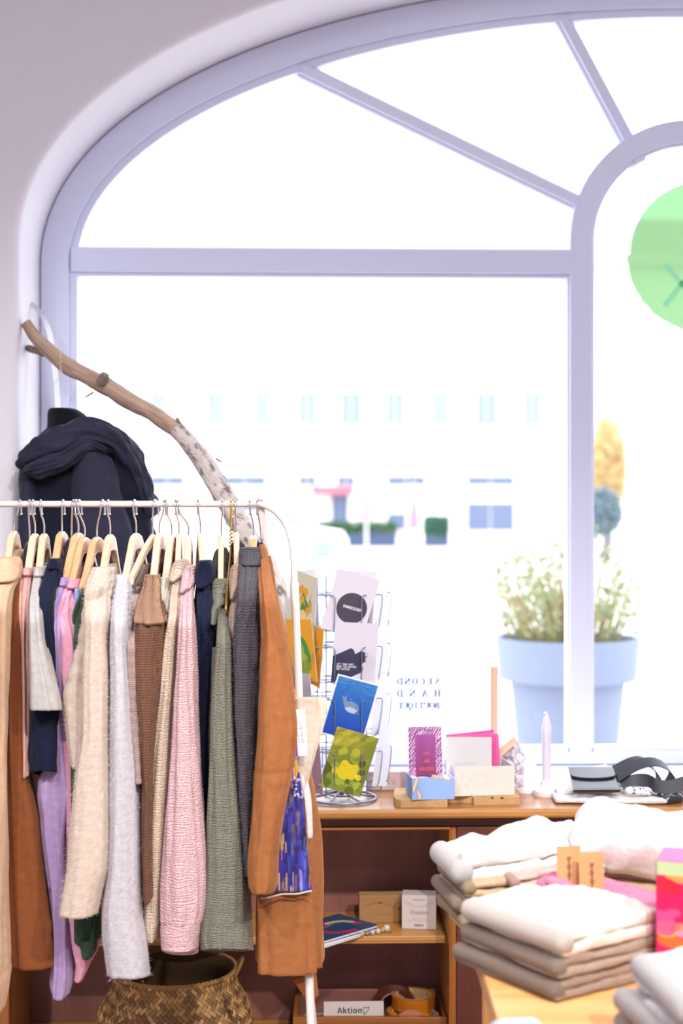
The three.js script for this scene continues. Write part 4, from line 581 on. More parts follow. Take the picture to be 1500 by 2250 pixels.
// ---------------------------------------------------------------- on the glass: round sticker, paper poster
{
  const X = (x) => PZ(x, 560, ZF - 0.034).x, Y = (y) => PZ(1500, y, ZF - 0.034).y, z = ZF - 0.037, o = V(X(1546), Y(560), z), t = thing('window_sticker', 'round green vinyl sticker with a brush stroke edge on the middle pane', 'sticker', o), k = X(1001) - X(1000);
  const vinyl = new THREE.MeshPhysicalMaterial({ color: '#86b680', roughness: 0.75, transmission: 0.55, thickness: 0 }), vinyl2 = new THREE.MeshPhysicalMaterial({ color: '#8bba84', roughness: 0.75, transmission: 0.55, thickness: 0 }), ink = new THREE.MeshPhysicalMaterial({ color: '#c4f6e4', roughness: 0.75, transmission: 0.55, thickness: 0 });
  const flat = (pts, zz) => { const g = GEO_OK(new THREE.ShapeGeometry(new THREE.Shape(pts.map(([x, y]) => new THREE.Vector2(x * k, y * k))))); g.translate(0, 0, zz); return g; };
  const arc = (R, a0, a1, n = 60, j = 0) => Array.from({ length: n + 1 }, (_, i) => { const a = mixn(a0, a1, i / n), r = R + j * n3(a * 6, R, 1); return [r * Math.cos(a), r * Math.sin(a)]; });
  mesh('upper_half', flat(arc(163, 0, Math.PI), 0), vinyl, t); mesh('lower_half', flat(arc(169, Math.PI, TAU, 80, 2.2), 0), vinyl2, t);
  const band = (R, w, a0, a1) => flat([...arc(R, a0, a1, 30), ...arc(R + w, a0, a1, 30).reverse()], 0);
  for (const [R, w, a, b] of [[183, 2.2, 3.2, 3.42], [182, 4, 4.48, 4.9], [186, 1.2, 3.7, 4.35], [180, 1, 3.85, 4.3], [190, 1, 3.9, 4.2]]) mesh('brush_stroke', band(R, w, a, b), vinyl2, t);
  const stroke = (x0, y0, x1, y1, w) => { const L = Math.hypot(x1 - x0, y1 - y0), nx = (-(y1 - y0) / L) * w, ny = ((x1 - x0) / L) * w; return flat([[x0 - nx, y0 - ny], [x1 - nx, y1 - ny], [x1 + nx, y1 + ny], [x0 + nx, y0 + ny]], 0.0008); };
  const q = (x, y) => [x - 1546, 560 - y];
  mesh('letter', [stroke(...q(1461, 581), ...q(1502, 630), 6), stroke(...q(1459, 672), ...q(1502, 618), 6), stroke(...q(1496, 623), ...q(1530, 623), 6)], ink, t);
}
{
  const o = PZ(927, 1572, ZF - 0.046), t = thing('paper_poster', 'pale paper poster on the glass with mirrored serif lettering SECOND HAND BOUTIQUE', 'poster', o), w = (165 * 4.046) / F, h = (255 * 4.046) / F;
  const tex = canvasTex(660, 1020, (c, W, H) => {
    c.fillStyle = '#dfe4ee'; c.fillRect(0, 0, W, H); c.translate(W, 0); c.scale(-1, 1); c.fillStyle = '#7f97c8'; c.textAlign = 'center';
    c.strokeStyle = '#5f6d94'; c.lineWidth = 5; c.beginPath(); for (let i = 0; i < 100; i++) if (i % 20 === 0) c.moveTo(160 + i * 3.9, 88); else c.lineTo(160 + i * 3.9, 88 + 12 * Math.sin(i * 1.2) * (0.5 + 0.5 * Math.sin(i * 0.4))); c.stroke(); c.fillStyle = '#4d5d8c'; c.fillRect(150, 122, 400, 7); c.fillRect(150, 492, 400, 7);
    const line = (s, y, f) => { c.font = f; const n = s.length; for (let i = 0; i < n; i++) { c.fillText(s[i], 195 + (i * 330) / (n - 1), y); c.strokeText(s[i], 195 + (i * 330) / (n - 1), y); } };
    c.fillStyle = c.strokeStyle = '#26335f'; c.lineWidth = 3; line('SECOND', 238, 'bold 78px serif'); line('HAND', 346, 'bold 82px serif'); line('BOUTIQUE', 448, 'bold 72px serif');
  });
  mesh('sheet', (() => { const g = new THREE.PlaneGeometry(w, h); return g; })(), new THREE.MeshPhysicalMaterial({ color: '#ffffff', map: tex, roughness: 1, transmission: 0.6, thickness: 0, side: THREE.DoubleSide }), t);
}

// ---------------------------------------------------------------- sideboard
const ZC = -3.4, TOP = 0.78, cX = (x, z = ZC) => PZ(x, 1125, z).x, cY = (y, z = ZC, x = 900) => PZ(x, y, z).y;
const W1 = { top: wood('honey', 0.3, 0.4, 1.1, '#e9d9d0'), edge: wood('honey', 0.35, 0.2, 0.9), red: wood('red', 0.4, 0.5, 1.2, '#dcc4c8'), dark: wood('dark', 0.6, 0.4, 0.9, '#e8d8d8'), shelf: wood('shelf', 0.45, 0.3, 0.9), post: wood('honey', 0.4, 0.2, 0.9, '#e6c9a4') };
{
  const xl = cX(-30), xr = cX(1960), t = thing('sideboard', 'long low honey wood sideboard with an open compartment and a red brown door', 'sideboard', V((xl + xr) / 2, 0, ZC)), ox = t.position.x, L = (x) => cX(x) - ox, bot = 0.17, zb = -0.295;
  const box = (name, x0, x1, y0, y1, z0, z1, m, grain = 'y', r = 0.002, parent = t) => mesh(name, bx(x1 - x0, y1 - y0, Math.abs(z1 - z0), (x0 + x1) / 2, (y0 + y1) / 2, (z0 + z1) / 2, r, grain), m, parent);
  const A = xl - ox, B = xr - ox;
  box('top', A - 0.02, B + 0.02, TOP - 0.021, TOP, 0.03, zb, W1.top, 'x', 0.002);
  const nose = extrude([[0, 0], [0.012, 0.0005], [0.0155, 0.006], [0.015, 0.014], [0.011, 0.0195], [0.0095, 0.0195], [0.009, 0.0213], [0, 0.0213]], B - A + 0.06, 0.001); nose.rotateY(Math.PI / 2); nose.scale(1, 1, -1); { const ix = nose.attributes.position, nn = nose.attributes.normal; for (let i = 0; i < ix.count; i += 3) { for (const a of [ix, nn]) { const v = [a.getX(i + 1), a.getY(i + 1), a.getZ(i + 1)]; a.setXYZ(i + 1, a.getX(i + 2), a.getY(i + 2), a.getZ(i + 2)); a.setXYZ(i + 2, ...v); } } } nose.computeVertexNormals(); nose.translate(A - 0.03, TOP - 0.0212, 0.03);
  mesh('edge_moulding', boxUV(nose, 'x'), W1.edge, t);
  box('rail', A, B, cY(1817), TOP - 0.0212, -0.004, -0.03, W1.red, 'x');
  box('cove', A - 0.005, B + 0.005, cY(1806), TOP - 0.0212, 0.012, -0.02, W1.red, 'x', 0.005);
  box('bead', L(20), L(990), cY(1823), cY(1817), 0.004, -0.02, W1.post, 'x', 0.002); box('bead', L(986), L(990), bot, cY(1823), 0.004, -0.02, W1.post, 'y', 0.002);
  box('post', L(990), L(1002), bot, cY(1817), 0, -0.03, W1.post); box('post', L(-6), L(20), bot, cY(1817), 0, -0.03, W1.post); box('post', L(1474), L(1500), bot, cY(1817), 0, -0.03, W1.post);
  box('side_panel', L(988), L(1000), bot, cY(1817), -0.01, zb, W1.edge); box('side_panel', A, L(18), bot, TOP - 0.0212, -0.02, zb, W1.edge); box('side_panel', B - 0.02, B, bot, TOP - 0.0212, 0, zb, W1.edge);
  box('back_panel', A, B, bot, TOP - 0.022, zb + 0.008, zb, W1.dark);
  box('bottom', A, B, bot - 0.02, bot, 0, zb, W1.edge, 'x'); box('plinth', A + 0.03, B - 0.03, 0, bot - 0.02, -0.03, zb, W1.dark, 'x');
  const d1 = box('door', L(1002.5), L(1473.5), bot + 0.003, cY(1816.5), 0.004, -0.016, W1.red, 'y', 0.0025), d2 = box('door', L(1500.5), L(1955), bot + 0.003, cY(1816.5), 0.004, -0.016, W1.red, 'y', 0.0025);
  box('keyhole', L(1040) , L(1046), 0.46, 0.475, 0.006, 0.002, M.gold, 'y', 0.0015, d1);
  const sy = 0.448; box('shelf', L(19), L(987), sy - 0.019, sy, -0.07, zb + 0.008, W1.shelf, 'x', 0.003);
  const sh = t.children[t.children.length - 1]; box('lip', L(19), L(987), sy - 0.0125, sy - 0.0115, -0.0685, -0.0695, W1.dark, 'x', 0.0003, sh);
}

// ---------------------------------------------------------------- greeting card carousel
const card = (name, label, px, py, d, yaw, roll, tex, w = 0.105, h = 0.148, lean = -0.08, cat = 'card', group) => {
  const c = P(px, py, d), white = std('#cfcbd3', 0.75), m = tex && tex.isTexture ? new THREE.MeshPhysicalMaterial({ map: tex, roughness: 0.55, clearcoat: 0.15 }) : std(tex || '#efecf2', 0.7);
  const g = new THREE.BoxGeometry(w, h, 0.0012), o = single(name, g, [white, white, white, white, m, white], label, cat, group); o.position.copy(c); o.rotation.order = 'YXZ'; o.rotation.set(-lean, YAW + yaw, roll); return o;
};
{
  const O = P(750, 1755, 3.49).setY(TOP), t = thing('card_carousel', 'grey wire carousel of greeting cards with a round ring foot', 'card rack', O), TH = [8, -52, 68, -112, 128, 188].map((d) => (d * Math.PI) / 180 + YAW);
  const n = (a) => V(Math.sin(a), 0, Math.cos(a)), tg = (a) => V(Math.cos(a), 0, -Math.sin(a));
  const circ = (r, y, rad, seg = 64) => { const g = new THREE.TorusGeometry(r, rad, 10, seg); g.rotateX(Math.PI / 2); g.translate(0, y, 0); return GEO_OK(g); };
  mesh('foot_ring', circ(0.085, 0.0045, 0.0032), M.wire, t); mesh('foot_ring', circ(0.03, 0.012, 0.0026, 40), M.wire, t);
  for (let i = 0; i < 6; i++) { const a = TH[0] + 0.5 + (i * TAU) / 6; mesh('spoke', tube([n(a).multiplyScalar(0.085).setY(0.005), n(a).multiplyScalar(0.05).setY(0.009), n(a).multiplyScalar(0.012).setY(0.02)], 0.0026, 12, 8), M.wire, t); }
  mesh('pole', rod(V(0, 0.01, 0), V(0, 0.56, 0), 0.006, 14), M.wire, t);
  const tiers = [1308, 1423, 1538, 1655].map((y) => EYE - ((y - 1125) * 3.38) / F - TOP);
  for (const a of TH) {
    const b = a + Math.PI / 6, cpt = n(b).multiplyScalar(0.098); mesh('upright', rod(cpt.clone().setY(0.02), cpt.clone().setY(0.55), 0.0016, 8), M.wire, t);
    for (const y of tiers) {
      const w = (s) => tube([n(a).multiplyScalar(0.083).addScaledVector(tg(a), s * 0.052).setY(y - 0.004), n(a).multiplyScalar(0.106).addScaledVector(tg(a), s * 0.046).setY(y), n(a).multiplyScalar(0.118).addScaledVector(tg(a), s * 0.0345).setY(y - 0.0015), n(a).multiplyScalar(0.1185).addScaledVector(tg(a), s * 0.0325).setY(y - 0.006), n(a).multiplyScalar(0.113).addScaledVector(tg(a), s * 0.0325).setY(y - 0.055), n(a).multiplyScalar(0.105).addScaledVector(tg(a), s * 0.0325).setY(y - 0.086), n(a).multiplyScalar(0.086).addScaledVector(tg(a), s * 0.0325).setY(y - 0.088)], 0.0013, 40, 7);
      mesh('pocket_wire', w(-1), M.wire, t); mesh('pocket_wire', w(1), M.wire, t);
    }
  }
  for (const y of tiers) { mesh('tier_ring', tube(TH.flatMap((a) => [n(a - 0.35).multiplyScalar(0.085).setY(y - 0.003), n(a + 0.35).multiplyScalar(0.085).setY(y - 0.003)]), 0.0014, 90, 7, true), M.wire, t); mesh('tier_ring', tube(TH.flatMap((a) => [n(a - 0.35).multiplyScalar(0.085).setY(y - 0.088), n(a + 0.35).multiplyScalar(0.085).setY(y - 0.088)]), 0.0014, 90, 7, true), M.wire, t); }
}
const A6 = (draw) => canvasTex(420, 592, draw);
const blob = (c, col, list) => { c.fillStyle = col; for (const [x, y, rx, ry, a] of list) { c.beginPath(); c.ellipse(x, y, rx, ry ?? rx, a ?? 0, 0, 7); c.fill(); } };
const T1 = A6((c, w, h) => { c.fillStyle = '#cdc8d4'; c.fillRect(0, 0, w, h); blob(c, '#3b3848', [[236, 332, 148]]); c.fillStyle = '#f3f0f5'; c.font = 'bold 36px monospace'; c.textAlign = 'center'; c.fillText('DANKESCHÖN', 246, 342, 190); });
const T2 = A6((c, w, h) => { c.fillStyle = '#c9c5d2'; c.fillRect(0, 0, w, h); c.fillStyle = '#2c2e49'; c.beginPath(); c.moveTo(0, 330); c.lineTo(170, 245); c.lineTo(200, 262); c.lineTo(215, 300); c.lineTo(270, 268); c.lineTo(305, 280); c.lineTo(318, 370); c.lineTo(278, 395); c.lineTo(300, 430); c.lineTo(296, 470); c.lineTo(160, 540); c.lineTo(120, 530); c.lineTo(0, 592); c.fill(); const r = rngOf(4); for (let i = 0; i < 30; i++) c.fillRect(285 + r() * 35, 285 + r() * 90, 14, 3); c.fillStyle = '#f3f0f5'; c.font = 'bold 21px monospace'; c.fillText('LET YOUR PAST', 44, 410); c.fillText('MAKE YOU BETTER', 44, 434); c.fillText('NOT BITTER', 44, 458); });
const T3 = A6((c, w, h) => {
  c.fillStyle = '#f0ecf4'; c.fillRect(0, 0, w, h); const g = c.createLinearGradient(0, 0, 0, h); g.addColorStop(0, '#2f78be'); g.addColorStop(0.45, '#1560b8'); g.addColorStop(1, '#0a3fae'); c.fillStyle = g; c.fillRect(14, 14, w - 28, h - 28);
  const r = rngOf(9); for (let i = 0; i < 120; i++) { c.globalAlpha = 0.1 + 0.3 * r(); c.fillStyle = r() < 0.5 ? '#7fb6e6' : '#104a92'; const x = 20 + r() * 340, y = 20 + Math.pow(r(), 1.6) * 170; c.fillRect(x, y, Math.min(30 + r() * 60, w - 20 - x), 2 + 5 * r()); } c.globalAlpha = 1;
  blob(c, '#6f93b4', [[215, 275, 76, 52, 0.2], [150, 250, 40, 20, 0.9]]); c.fillStyle = '#6f93b4'; c.beginPath(); c.moveTo(150, 255); c.quadraticCurveTo(112, 225, 96, 192); c.lineTo(122, 200); c.lineTo(140, 178); c.quadraticCurveTo(150, 225, 178, 245); c.fill(); blob(c, '#b9c6d6', [[222, 305, 60, 26, 0.1]]); blob(c, '#54789c', [[285, 318, 24, 9, 0.3]]); c.fillStyle = '#1c3552'; c.beginPath(); c.arc(262, 268, 5, 0, 7); c.fill(); blob(c, '#cfe0f0', [[190, 205, 4], [300, 190, 3], [80, 420, 3], [250, 500, 3]]);
});
const T4 = A6((c, w, h) => {
  const g = c.createLinearGradient(0, 0, w, h); g.addColorStop(0, '#b5a92a'); g.addColorStop(0.4, '#7f8628'); g.addColorStop(1, '#6a7a26'); c.fillStyle = g; c.fillRect(0, 0, w, h); const r = rngOf(12);
  for (let i = 0; i < 40; i++) { c.globalAlpha = 0.3; blob(c, ['#d8cf4a', '#5e6a1e', '#a3a832'][i % 3], [[r() * w, r() * 260, 30 + 50 * r(), 16 + 20 * r(), -0.6]]); } c.globalAlpha = 1;
  for (let i = 0; i < 46; i++) { const y = 250 + r() * 350, q = 22 + r() * 34; const k = r(); blob(c, k < 0.3 ? '#4c5a1c' : k < 0.6 ? '#76852a' : '#93a134', [[r() * w, y, q]]); }
  blob(c, '#a9b32f', [[110, 225, 30], [140, 205, 34], [250, 190, 40]]); blob(c, '#d9c81e', [[225, 395, 100, 82], [180, 325, 38], [285, 340, 38], [110, 410, 34], [345, 420, 30]]); c.strokeStyle = '#8c8414'; c.lineWidth = 3; for (const x of [182, 285]) { c.beginPath(); c.arc(x, 330, 15, 0.2, 2.9); c.stroke(); } c.beginPath(); c.arc(232, 345, 18, 0.4, 2.7); c.stroke();
  for (let i = 0; i < 22; i++) { const k = r(); blob(c, k < 0.4 ? '#5d6c20' : k < 0.7 ? '#7f9030' : '#9fb23a', [[r() * w, 480 + r() * 120, 24 + r() * 30]]); } blob(c, '#eef0a8', [[318, 410, 9], [60, 300, 6], [330, 250, 5], [255, 520, 5]]);
});
const T5 = A6((c, w, h) => { c.fillStyle = '#dcd5b8'; c.fillRect(0, 0, w, h); blob(c, '#5f8a43', [[190, 270, 20, 90, 0.5], [250, 250, 18, 100, -0.3], [290, 300, 18, 80, -0.7], [215, 350, 26, 70, 0.2], [160, 330, 18, 60, 0.9], [270, 370, 20, 60, -0.4]]); blob(c, '#e9a52f', [[150, 190, 34, 42], [200, 165, 34, 44], [262, 180, 34, 44], [215, 260, 30, 40], [330, 280, 30, 36], [300, 360, 32, 40]]); blob(c, '#c9d26a', [[150, 310, 50, 56], [120, 450, 34, 40]]); blob(c, '#eed39a', [[230, 460, 72, 96]]); });
const T6 = A6((c, w, h) => { c.fillStyle = '#f0aa26'; c.fillRect(0, 0, w, h); blob(c, '#4c9a45', [[220, 330, 120, 190, -0.35]]); blob(c, '#a9bf4c', [[190, 290, 62, 80, -0.3], [225, 420, 92, 96]]); blob(c, '#8fae42', [[130, 400, 36, 60, 0.6], [310, 430, 30, 56, -0.6], [190, 500, 40, 46], [270, 505, 40, 44]]); blob(c, '#c98a3e', [[225, 430, 18]]); c.strokeStyle = '#557a2c'; c.lineWidth = 4; c.beginPath(); c.arc(175, 270, 14, 0.2, 2.9); c.moveTo(235, 265); c.arc(220, 262, 14, 0.2, 2.9); c.stroke(); });
const T7 = A6((c, w, h) => { c.fillStyle = '#bfbbc9'; c.fillRect(0, 0, w, h); c.fillStyle = '#a99a78'; c.beginPath(); c.moveTo(150, 250); c.quadraticCurveTo(190, 380, 310, 320); c.quadraticCurveTo(330, 250, 300, 200); c.quadraticCurveTo(290, 300, 220, 310); c.quadraticCurveTo(240, 260, 215, 225); c.quadraticCurveTo(200, 290, 150, 250); c.fill(); });
const fr = (8 * Math.PI) / 180, lf = (-52 * Math.PI) / 180, rt = (68 * Math.PI) / 180;
card('greeting_card', 'white greeting card with a black disc reading DANKESCHÖN', 769, 1327, 3.385, fr, -0.29, T1);
card('greeting_card', 'white greeting card with a black brush patch and small white text', 779, 1436, 3.383, fr, -0.06, T2);
card('greeting_card', 'deep blue greeting card with a small grey whale under water', 769, 1558, 3.381, fr, -0.28, T3);
card('greeting_card', 'olive green greeting card with a yellow frog among round leaves', 766, 1674, 3.378, fr, -0.3, T4);
card('greeting_card', 'cream greeting card with orange tulips in a vase', 664, 1324, 3.42, lf, -0.2, T5);
card('greeting_card', 'orange greeting card with a green cartoon vegetable, the straighter one in front', 662, 1428, 3.415, lf, 0.05, T6);
card('greeting_card', 'plain orange greeting card tilted behind the green vegetable one', 678, 1434, 3.425, lf, -0.22, '#e9a325');
card('greeting_card', 'pale lilac greeting card with a tan antler shape', 657, 1545, 3.415, lf, 0.02, T7);
card('greeting_card', 'plain mauve greeting card in the lowest left pocket of the carousel', 676, 1672, 3.41, lf, 0.02, '#b795ac');
for (const [px, py, d, r, l] of [[838, 1318, 3.455, 0.02, 'uppermost'], [838, 1432, 3.453, -0.03, 'second highest'], [836, 1548, 3.45, 0.02, 'third highest'], [842, 1660, 3.45, -0.16, 'lowest']]) card('greeting_card', `${l} white card seen edge on at the right of the carousel`, px, py, d, rt, r, '#e9eef6');
card('greeting_card', 'white card turned away at the back top of the carousel', 780, 1318, 3.59, Math.PI + fr, 0.03, '#f2f4f8'); card('greeting_card', 'cream white card turned away at the back left of the carousel', 672, 1318, 3.55, Math.PI + 1.0, -0.03, '#f1f0ea');

// ---------------------------------------------------------------- things on the sideboard
const plain = (c, r = 0.7, e = {}) => std(c, r, e);
const openBox = (t, w, h, d, th, mats) => {   // front, back, two sides, bottom as parts
  mesh('front', bx(w, h, th, 0, h / 2, d / 2 - th / 2, 0.0006), mats[0], t); mesh('back', bx(w, h, th, 0, h / 2, -d / 2 + th / 2, 0.0006), mats[1], t);
  for (const s of [-1, 1]) mesh('side', bx(th, h, d - 2 * th, s * (w / 2 - th / 2), h / 2, 0, 0.0006), mats[s < 0 ? 2 : 1], t); mesh('bottom', bx(w - 2 * th, th, d - 2 * th, 0, th / 2, 0, 0.0004), mats[1], t);
};
const kraft = new THREE.MeshStandardMaterial({ color: '#c9a26e', roughness: 0.85, map: rep(TONE.suede, 0.1) });
const placed = (t, px, py, d, yaw = 0) => { t.position.copy(P(px, py, d)); t.rotation.y = YAW + yaw; return t; };
{
  const t = placed(thing('cardboard_box', 'flat pinkish box printed EU behind the carousel and the blue box', 'box'), 862, 1743, 3.6); t.position.y = TOP;
  const tx = canvasTex(512, 128, (c, w, h) => { c.fillStyle = '#dcc6c2'; c.fillRect(0, 0, w, h); c.fillStyle = '#a3837c'; c.font = '58px sans-serif'; c.fillText('E U', 200, 84); });
  const b = bx(0.13, 0.047, 0.045, 0, 0.0235, -0.02, 0.0015), f = new THREE.PlaneGeometry(0.128, 0.045); f.translate(0, 0.0235, 0.0027); mesh('carton', b, plain('#dcc6c2'), t); mesh('printed_front', f, new THREE.MeshStandardMaterial({ map: tx, roughness: 0.7 }), t);
}
{
  // die-cut cardboard tray under the two boxes: two blocks and a hollowed middle
  const d0 = 3.385, o = P(1000, 1125, d0).setY(TOP), t = thing('cardboard_tray', 'low kraft cardboard tray carrying the blue box and the speckled box', 'tray', o); t.rotation.y = YAW; const X = (x) => ((x - 1000) / F) * d0;
  const foot = [[X(880), -0.0], [X(983), -0.002], [X(984), -0.05], [X(1012), -0.058], [X(1040), -0.045], [X(1043), -0.028], [X(1146), -0.034], [X(1148), -0.15], [X(872), -0.15], [X(866), -0.05], [X(869), -0.012]];
  const g = extrude(foot.map(([x, z]) => [x, -z]), 0.019, 0.0008); g.rotateX(-Math.PI / 2); mesh('tray_body', g, kraft, t);
  for (const x of [1062, 1084, 1106]) { const n = extrude([[-0.004, 0], [0.004, 0], [0.0025, -0.003], [-0.0025, -0.003]], 0.003, 0.0002); n.translate(X(x), 0.019, -0.0325); mesh('notch', n, M.black, t); }
}
const BY = TOP + 0.0195;
{
  const t = placed(thing('gift_box', 'small open light blue box printed with cream ribbons in front of the speckled box', 'box'), 944, 1757, 3.43, 0.12); t.position.y = BY;
  const tx = canvasTex(512, 256, (c, w, h) => {
    c.fillStyle = '#8fb0e6'; c.fillRect(0, 0, w, h); c.strokeStyle = '#3b3a4c'; c.lineWidth = 4; c.fillStyle = '#ecd3a4';
    const shape = (pts) => { c.beginPath(); pts.forEach(([x, y]) => c.lineTo(x, y)); c.closePath(); c.fill(); c.stroke(); };
    shape([[40, 0], [84, 0], [40, 130], [10, 190], [6, 120]]); c.fillStyle = '#e6c0aa'; shape([[64, 110], [78, 120], [96, 170], [120, 190], [112, 256], [66, 256], [74, 220], [56, 180]]); c.fillStyle = '#ecd3a4'; c.beginPath(); c.ellipse(430, 2, 52, 28, 0.1, 0, Math.PI); c.fill(); c.stroke();
  });
  const side = plain('#7f9bd0'), inn = plain('#d5cde4'); openBox(t, 0.103, 0.051, 0.09, 0.0015, [plain('#8fb0e6'), inn, side]);
  const f = new THREE.PlaneGeometry(0.1025, 0.0505); f.translate(0, 0.0255, 0.0453); mesh('printed_front', f, new THREE.MeshStandardMaterial({ map: tx, roughness: 0.5 }), t);
  mesh('lining', extrude([[-0.048, -0.042], [0.048, -0.042], [0.048, 0.042], [-0.048, 0.042]], 0.001, 0.0002).rotateX(-Math.PI / 2).translate(0, 0.043, 0), plain('#e9e4ee'), t);
  const r = thing('wooden_tassel', 'little wooden bead tassel lying on top in the blue box', 'tassel'); placed(r, 960, 1702, 3.42); r.position.y = BY + 0.0475;
  mesh('bead', lathe([[0.001, -0.014], [0.004, -0.012], [0.0045, -0.004], [0.003, 0], [0.0055, 0.006], [0.004, 0.014], [0.001, 0.016]], 20).rotateZ(-Math.PI / 2 - 0.1), WOODY('#d6b184'), r); mesh('cord', tube([V(-0.05, 0.001, 0), V(-0.035, 0.003, 0.002), V(-0.015, 0, 0)], 0.0016, 20, 6), plain('#3a3252'), r);
}
function WOODY(c) { return new THREE.MeshStandardMaterial({ color: c, roughness: 0.5, map: rep(TONE.suede, 0.05) }); }
card('greeting_card', 'purple card with zebra stripes reading YOU ARE AMAZING in the blue box', 934, 1652, 3.455, -0.25, 0.05, A6((c, w, h) => {
  c.fillStyle = '#8d4a86'; c.fillRect(0, 0, w, h); c.strokeStyle = '#eedcec'; const r = rngOf(3); for (let i = 0; i < 150; i++) { c.lineWidth = 4 + 6 * r(); const x = (i % 14) * 32 + r() * 10 - 10, y = Math.floor(i / 14) * 60 + r() * 20 - 10; c.beginPath(); c.moveTo(x, y + 40); c.quadraticCurveTo(x + 18, y + 12 * r(), x + 40 + 10 * r(), y - 14); c.stroke(); }
  const g = c.createLinearGradient(0, 100, 0, 592); g.addColorStop(0, '#9a4c93'); g.addColorStop(1, '#7d2f5f'); c.fillStyle = g; c.fillRect(86, 96, 256, 496); c.fillStyle = '#e2663f'; c.textAlign = 'center'; c.font = 'bold 50px serif'; c.fillText('YOU', 222, 330, 84); c.fillText('ARE', 222, 420, 84); c.font = 'bold 54px serif'; c.fillText('AMAZING', 222, 512, 190);
}), 0.082, 0.122, 0.12);
{
  const t = placed(thing('gift_box', 'larger open white box with fine grey speckles and lines', 'box'), 1052, 1748, 3.49, 0.14); t.position.y = BY;
  const tx = canvasTex(512, 256, (c, w, h) => { c.fillStyle = '#ded5cb'; c.fillRect(0, 0, w, h); const r = rngOf(6); c.strokeStyle = '#c3b8ae'; c.lineWidth = 1.2; for (let i = 0; i < 16; i++) { c.beginPath(); c.moveTo(r() * w, r() * h); c.lineTo(r() * w, r() * h); c.stroke(); } for (let i = 0; i < 90; i++) { c.fillStyle = ['#8d97a0', '#a89a92', '#b7aab8'][i % 3]; c.beginPath(); c.arc(r() * w, r() * h, 1.2 + 2.4 * r(), 0, 7); c.fill(); } });
  openBox(t, 0.148, 0.07, 0.115, 0.002, [plain('#ded5cb'), plain('#d9dbe0'), plain('#d5d3d8')]); const f = new THREE.PlaneGeometry(0.1475, 0.0695); f.translate(0, 0.035, 0.0578); mesh('printed_front', f, new THREE.MeshStandardMaterial({ map: tx, roughness: 0.6 }), t);
}
const film = new THREE.MeshPhysicalMaterial({ color: '#ffffff', roughness: 0.1, transmission: 1, thickness: 0, specularIntensity: 0.35 });
[[1036, 1652, 3.535, 0.09, '#d63f8c', 'pink envelope in clear film, rearmost in the speckled box'], [1044, 1658, 3.515, 0.03, '#dc5a9c', 'pink envelope in clear film, second from the back in the speckled box'], [1036, 1660, 3.495, 0.0, '#d63f8a', 'pink envelope in clear film right behind the white card'], [1030, 1664, 3.472, -0.02, '#c6c4c3', 'pale card in clear film at the front of the speckled box']].forEach(([x, y, d, roll, col, label], i) => {
  const t = placed(thing('envelope', label, 'envelope', null, 'envelopes in the speckled box'), x, y, d, 0.1); t.rotation.order = 'YXZ'; t.rotation.x = -0.12; t.rotation.z = roll;
  const w = i === 3 ? 0.112 : 0.122, h = 0.098, tx = i === 3 ? canvasTex(400, 340, (c, W, H) => { c.fillStyle = col; c.fillRect(0, 0, W, H); c.save(); c.translate(70, 240); c.rotate(-0.06); c.fillStyle = c.strokeStyle = '#b4aeb4'; c.lineWidth = 4; for (const y of [-10, 44]) { c.beginPath(); for (let i = 0; i < 40; i++) c.lineTo(i * 5, y + (i % 2 ? 9 : -9) * (0.4 + 0.6 * Math.abs(Math.sin(i * 0.7)))); c.stroke(); } c.fillRect(0, 16, 220, 2); c.fillRect(0, 68, 220, 2); c.restore(); }) : null;
  mesh('paper', (() => { const g = new THREE.BoxGeometry(w, h, 0.002); return g; })(), tx ? new THREE.MeshStandardMaterial({ map: tx, roughness: 0.7 }) : plain(col, 0.6), t);
  const fl = new THREE.PlaneGeometry(w + 0.008, h + 0.008); fl.translate(0, 0.002, 0.003); mesh('clear_film', fl, film, t);
});
{
  const a = P(1085, 1700, 3.62).setY(TOP), b = P(1085, 1465, 3.62), t = thing('wooden_dowel', 'upright round wooden dowel behind the speckled box', 'dowel', a), g = new THREE.CylinderGeometry(0.0094, 0.0094, b.y - TOP, 24); g.translate(0, (b.y - TOP) / 2, 0); mesh('shaft', g, wood('beech', 0.6, 0.06, 0.4, '#fbf4f0'), t); mesh('end_grain', lathe([[0.001, 0.0005], [0.0092, 0.0002], [0.0094, 0]], 24).translate(0, b.y - TOP, 0), WOODY('#d8bb98'), t);
  const s = thing('wooden_stick', 'short flat wooden stick leaning on the flowered cloth', 'stick', P(1112, 1642, 3.545)); s.rotation.set(0, YAW, 0.72); mesh('slat', bx(0.062, 0.017, 0.01, 0, 0, 0, 0.001, 'x'), wood('beech', 0.6, 0.06, 0.4), s);
}
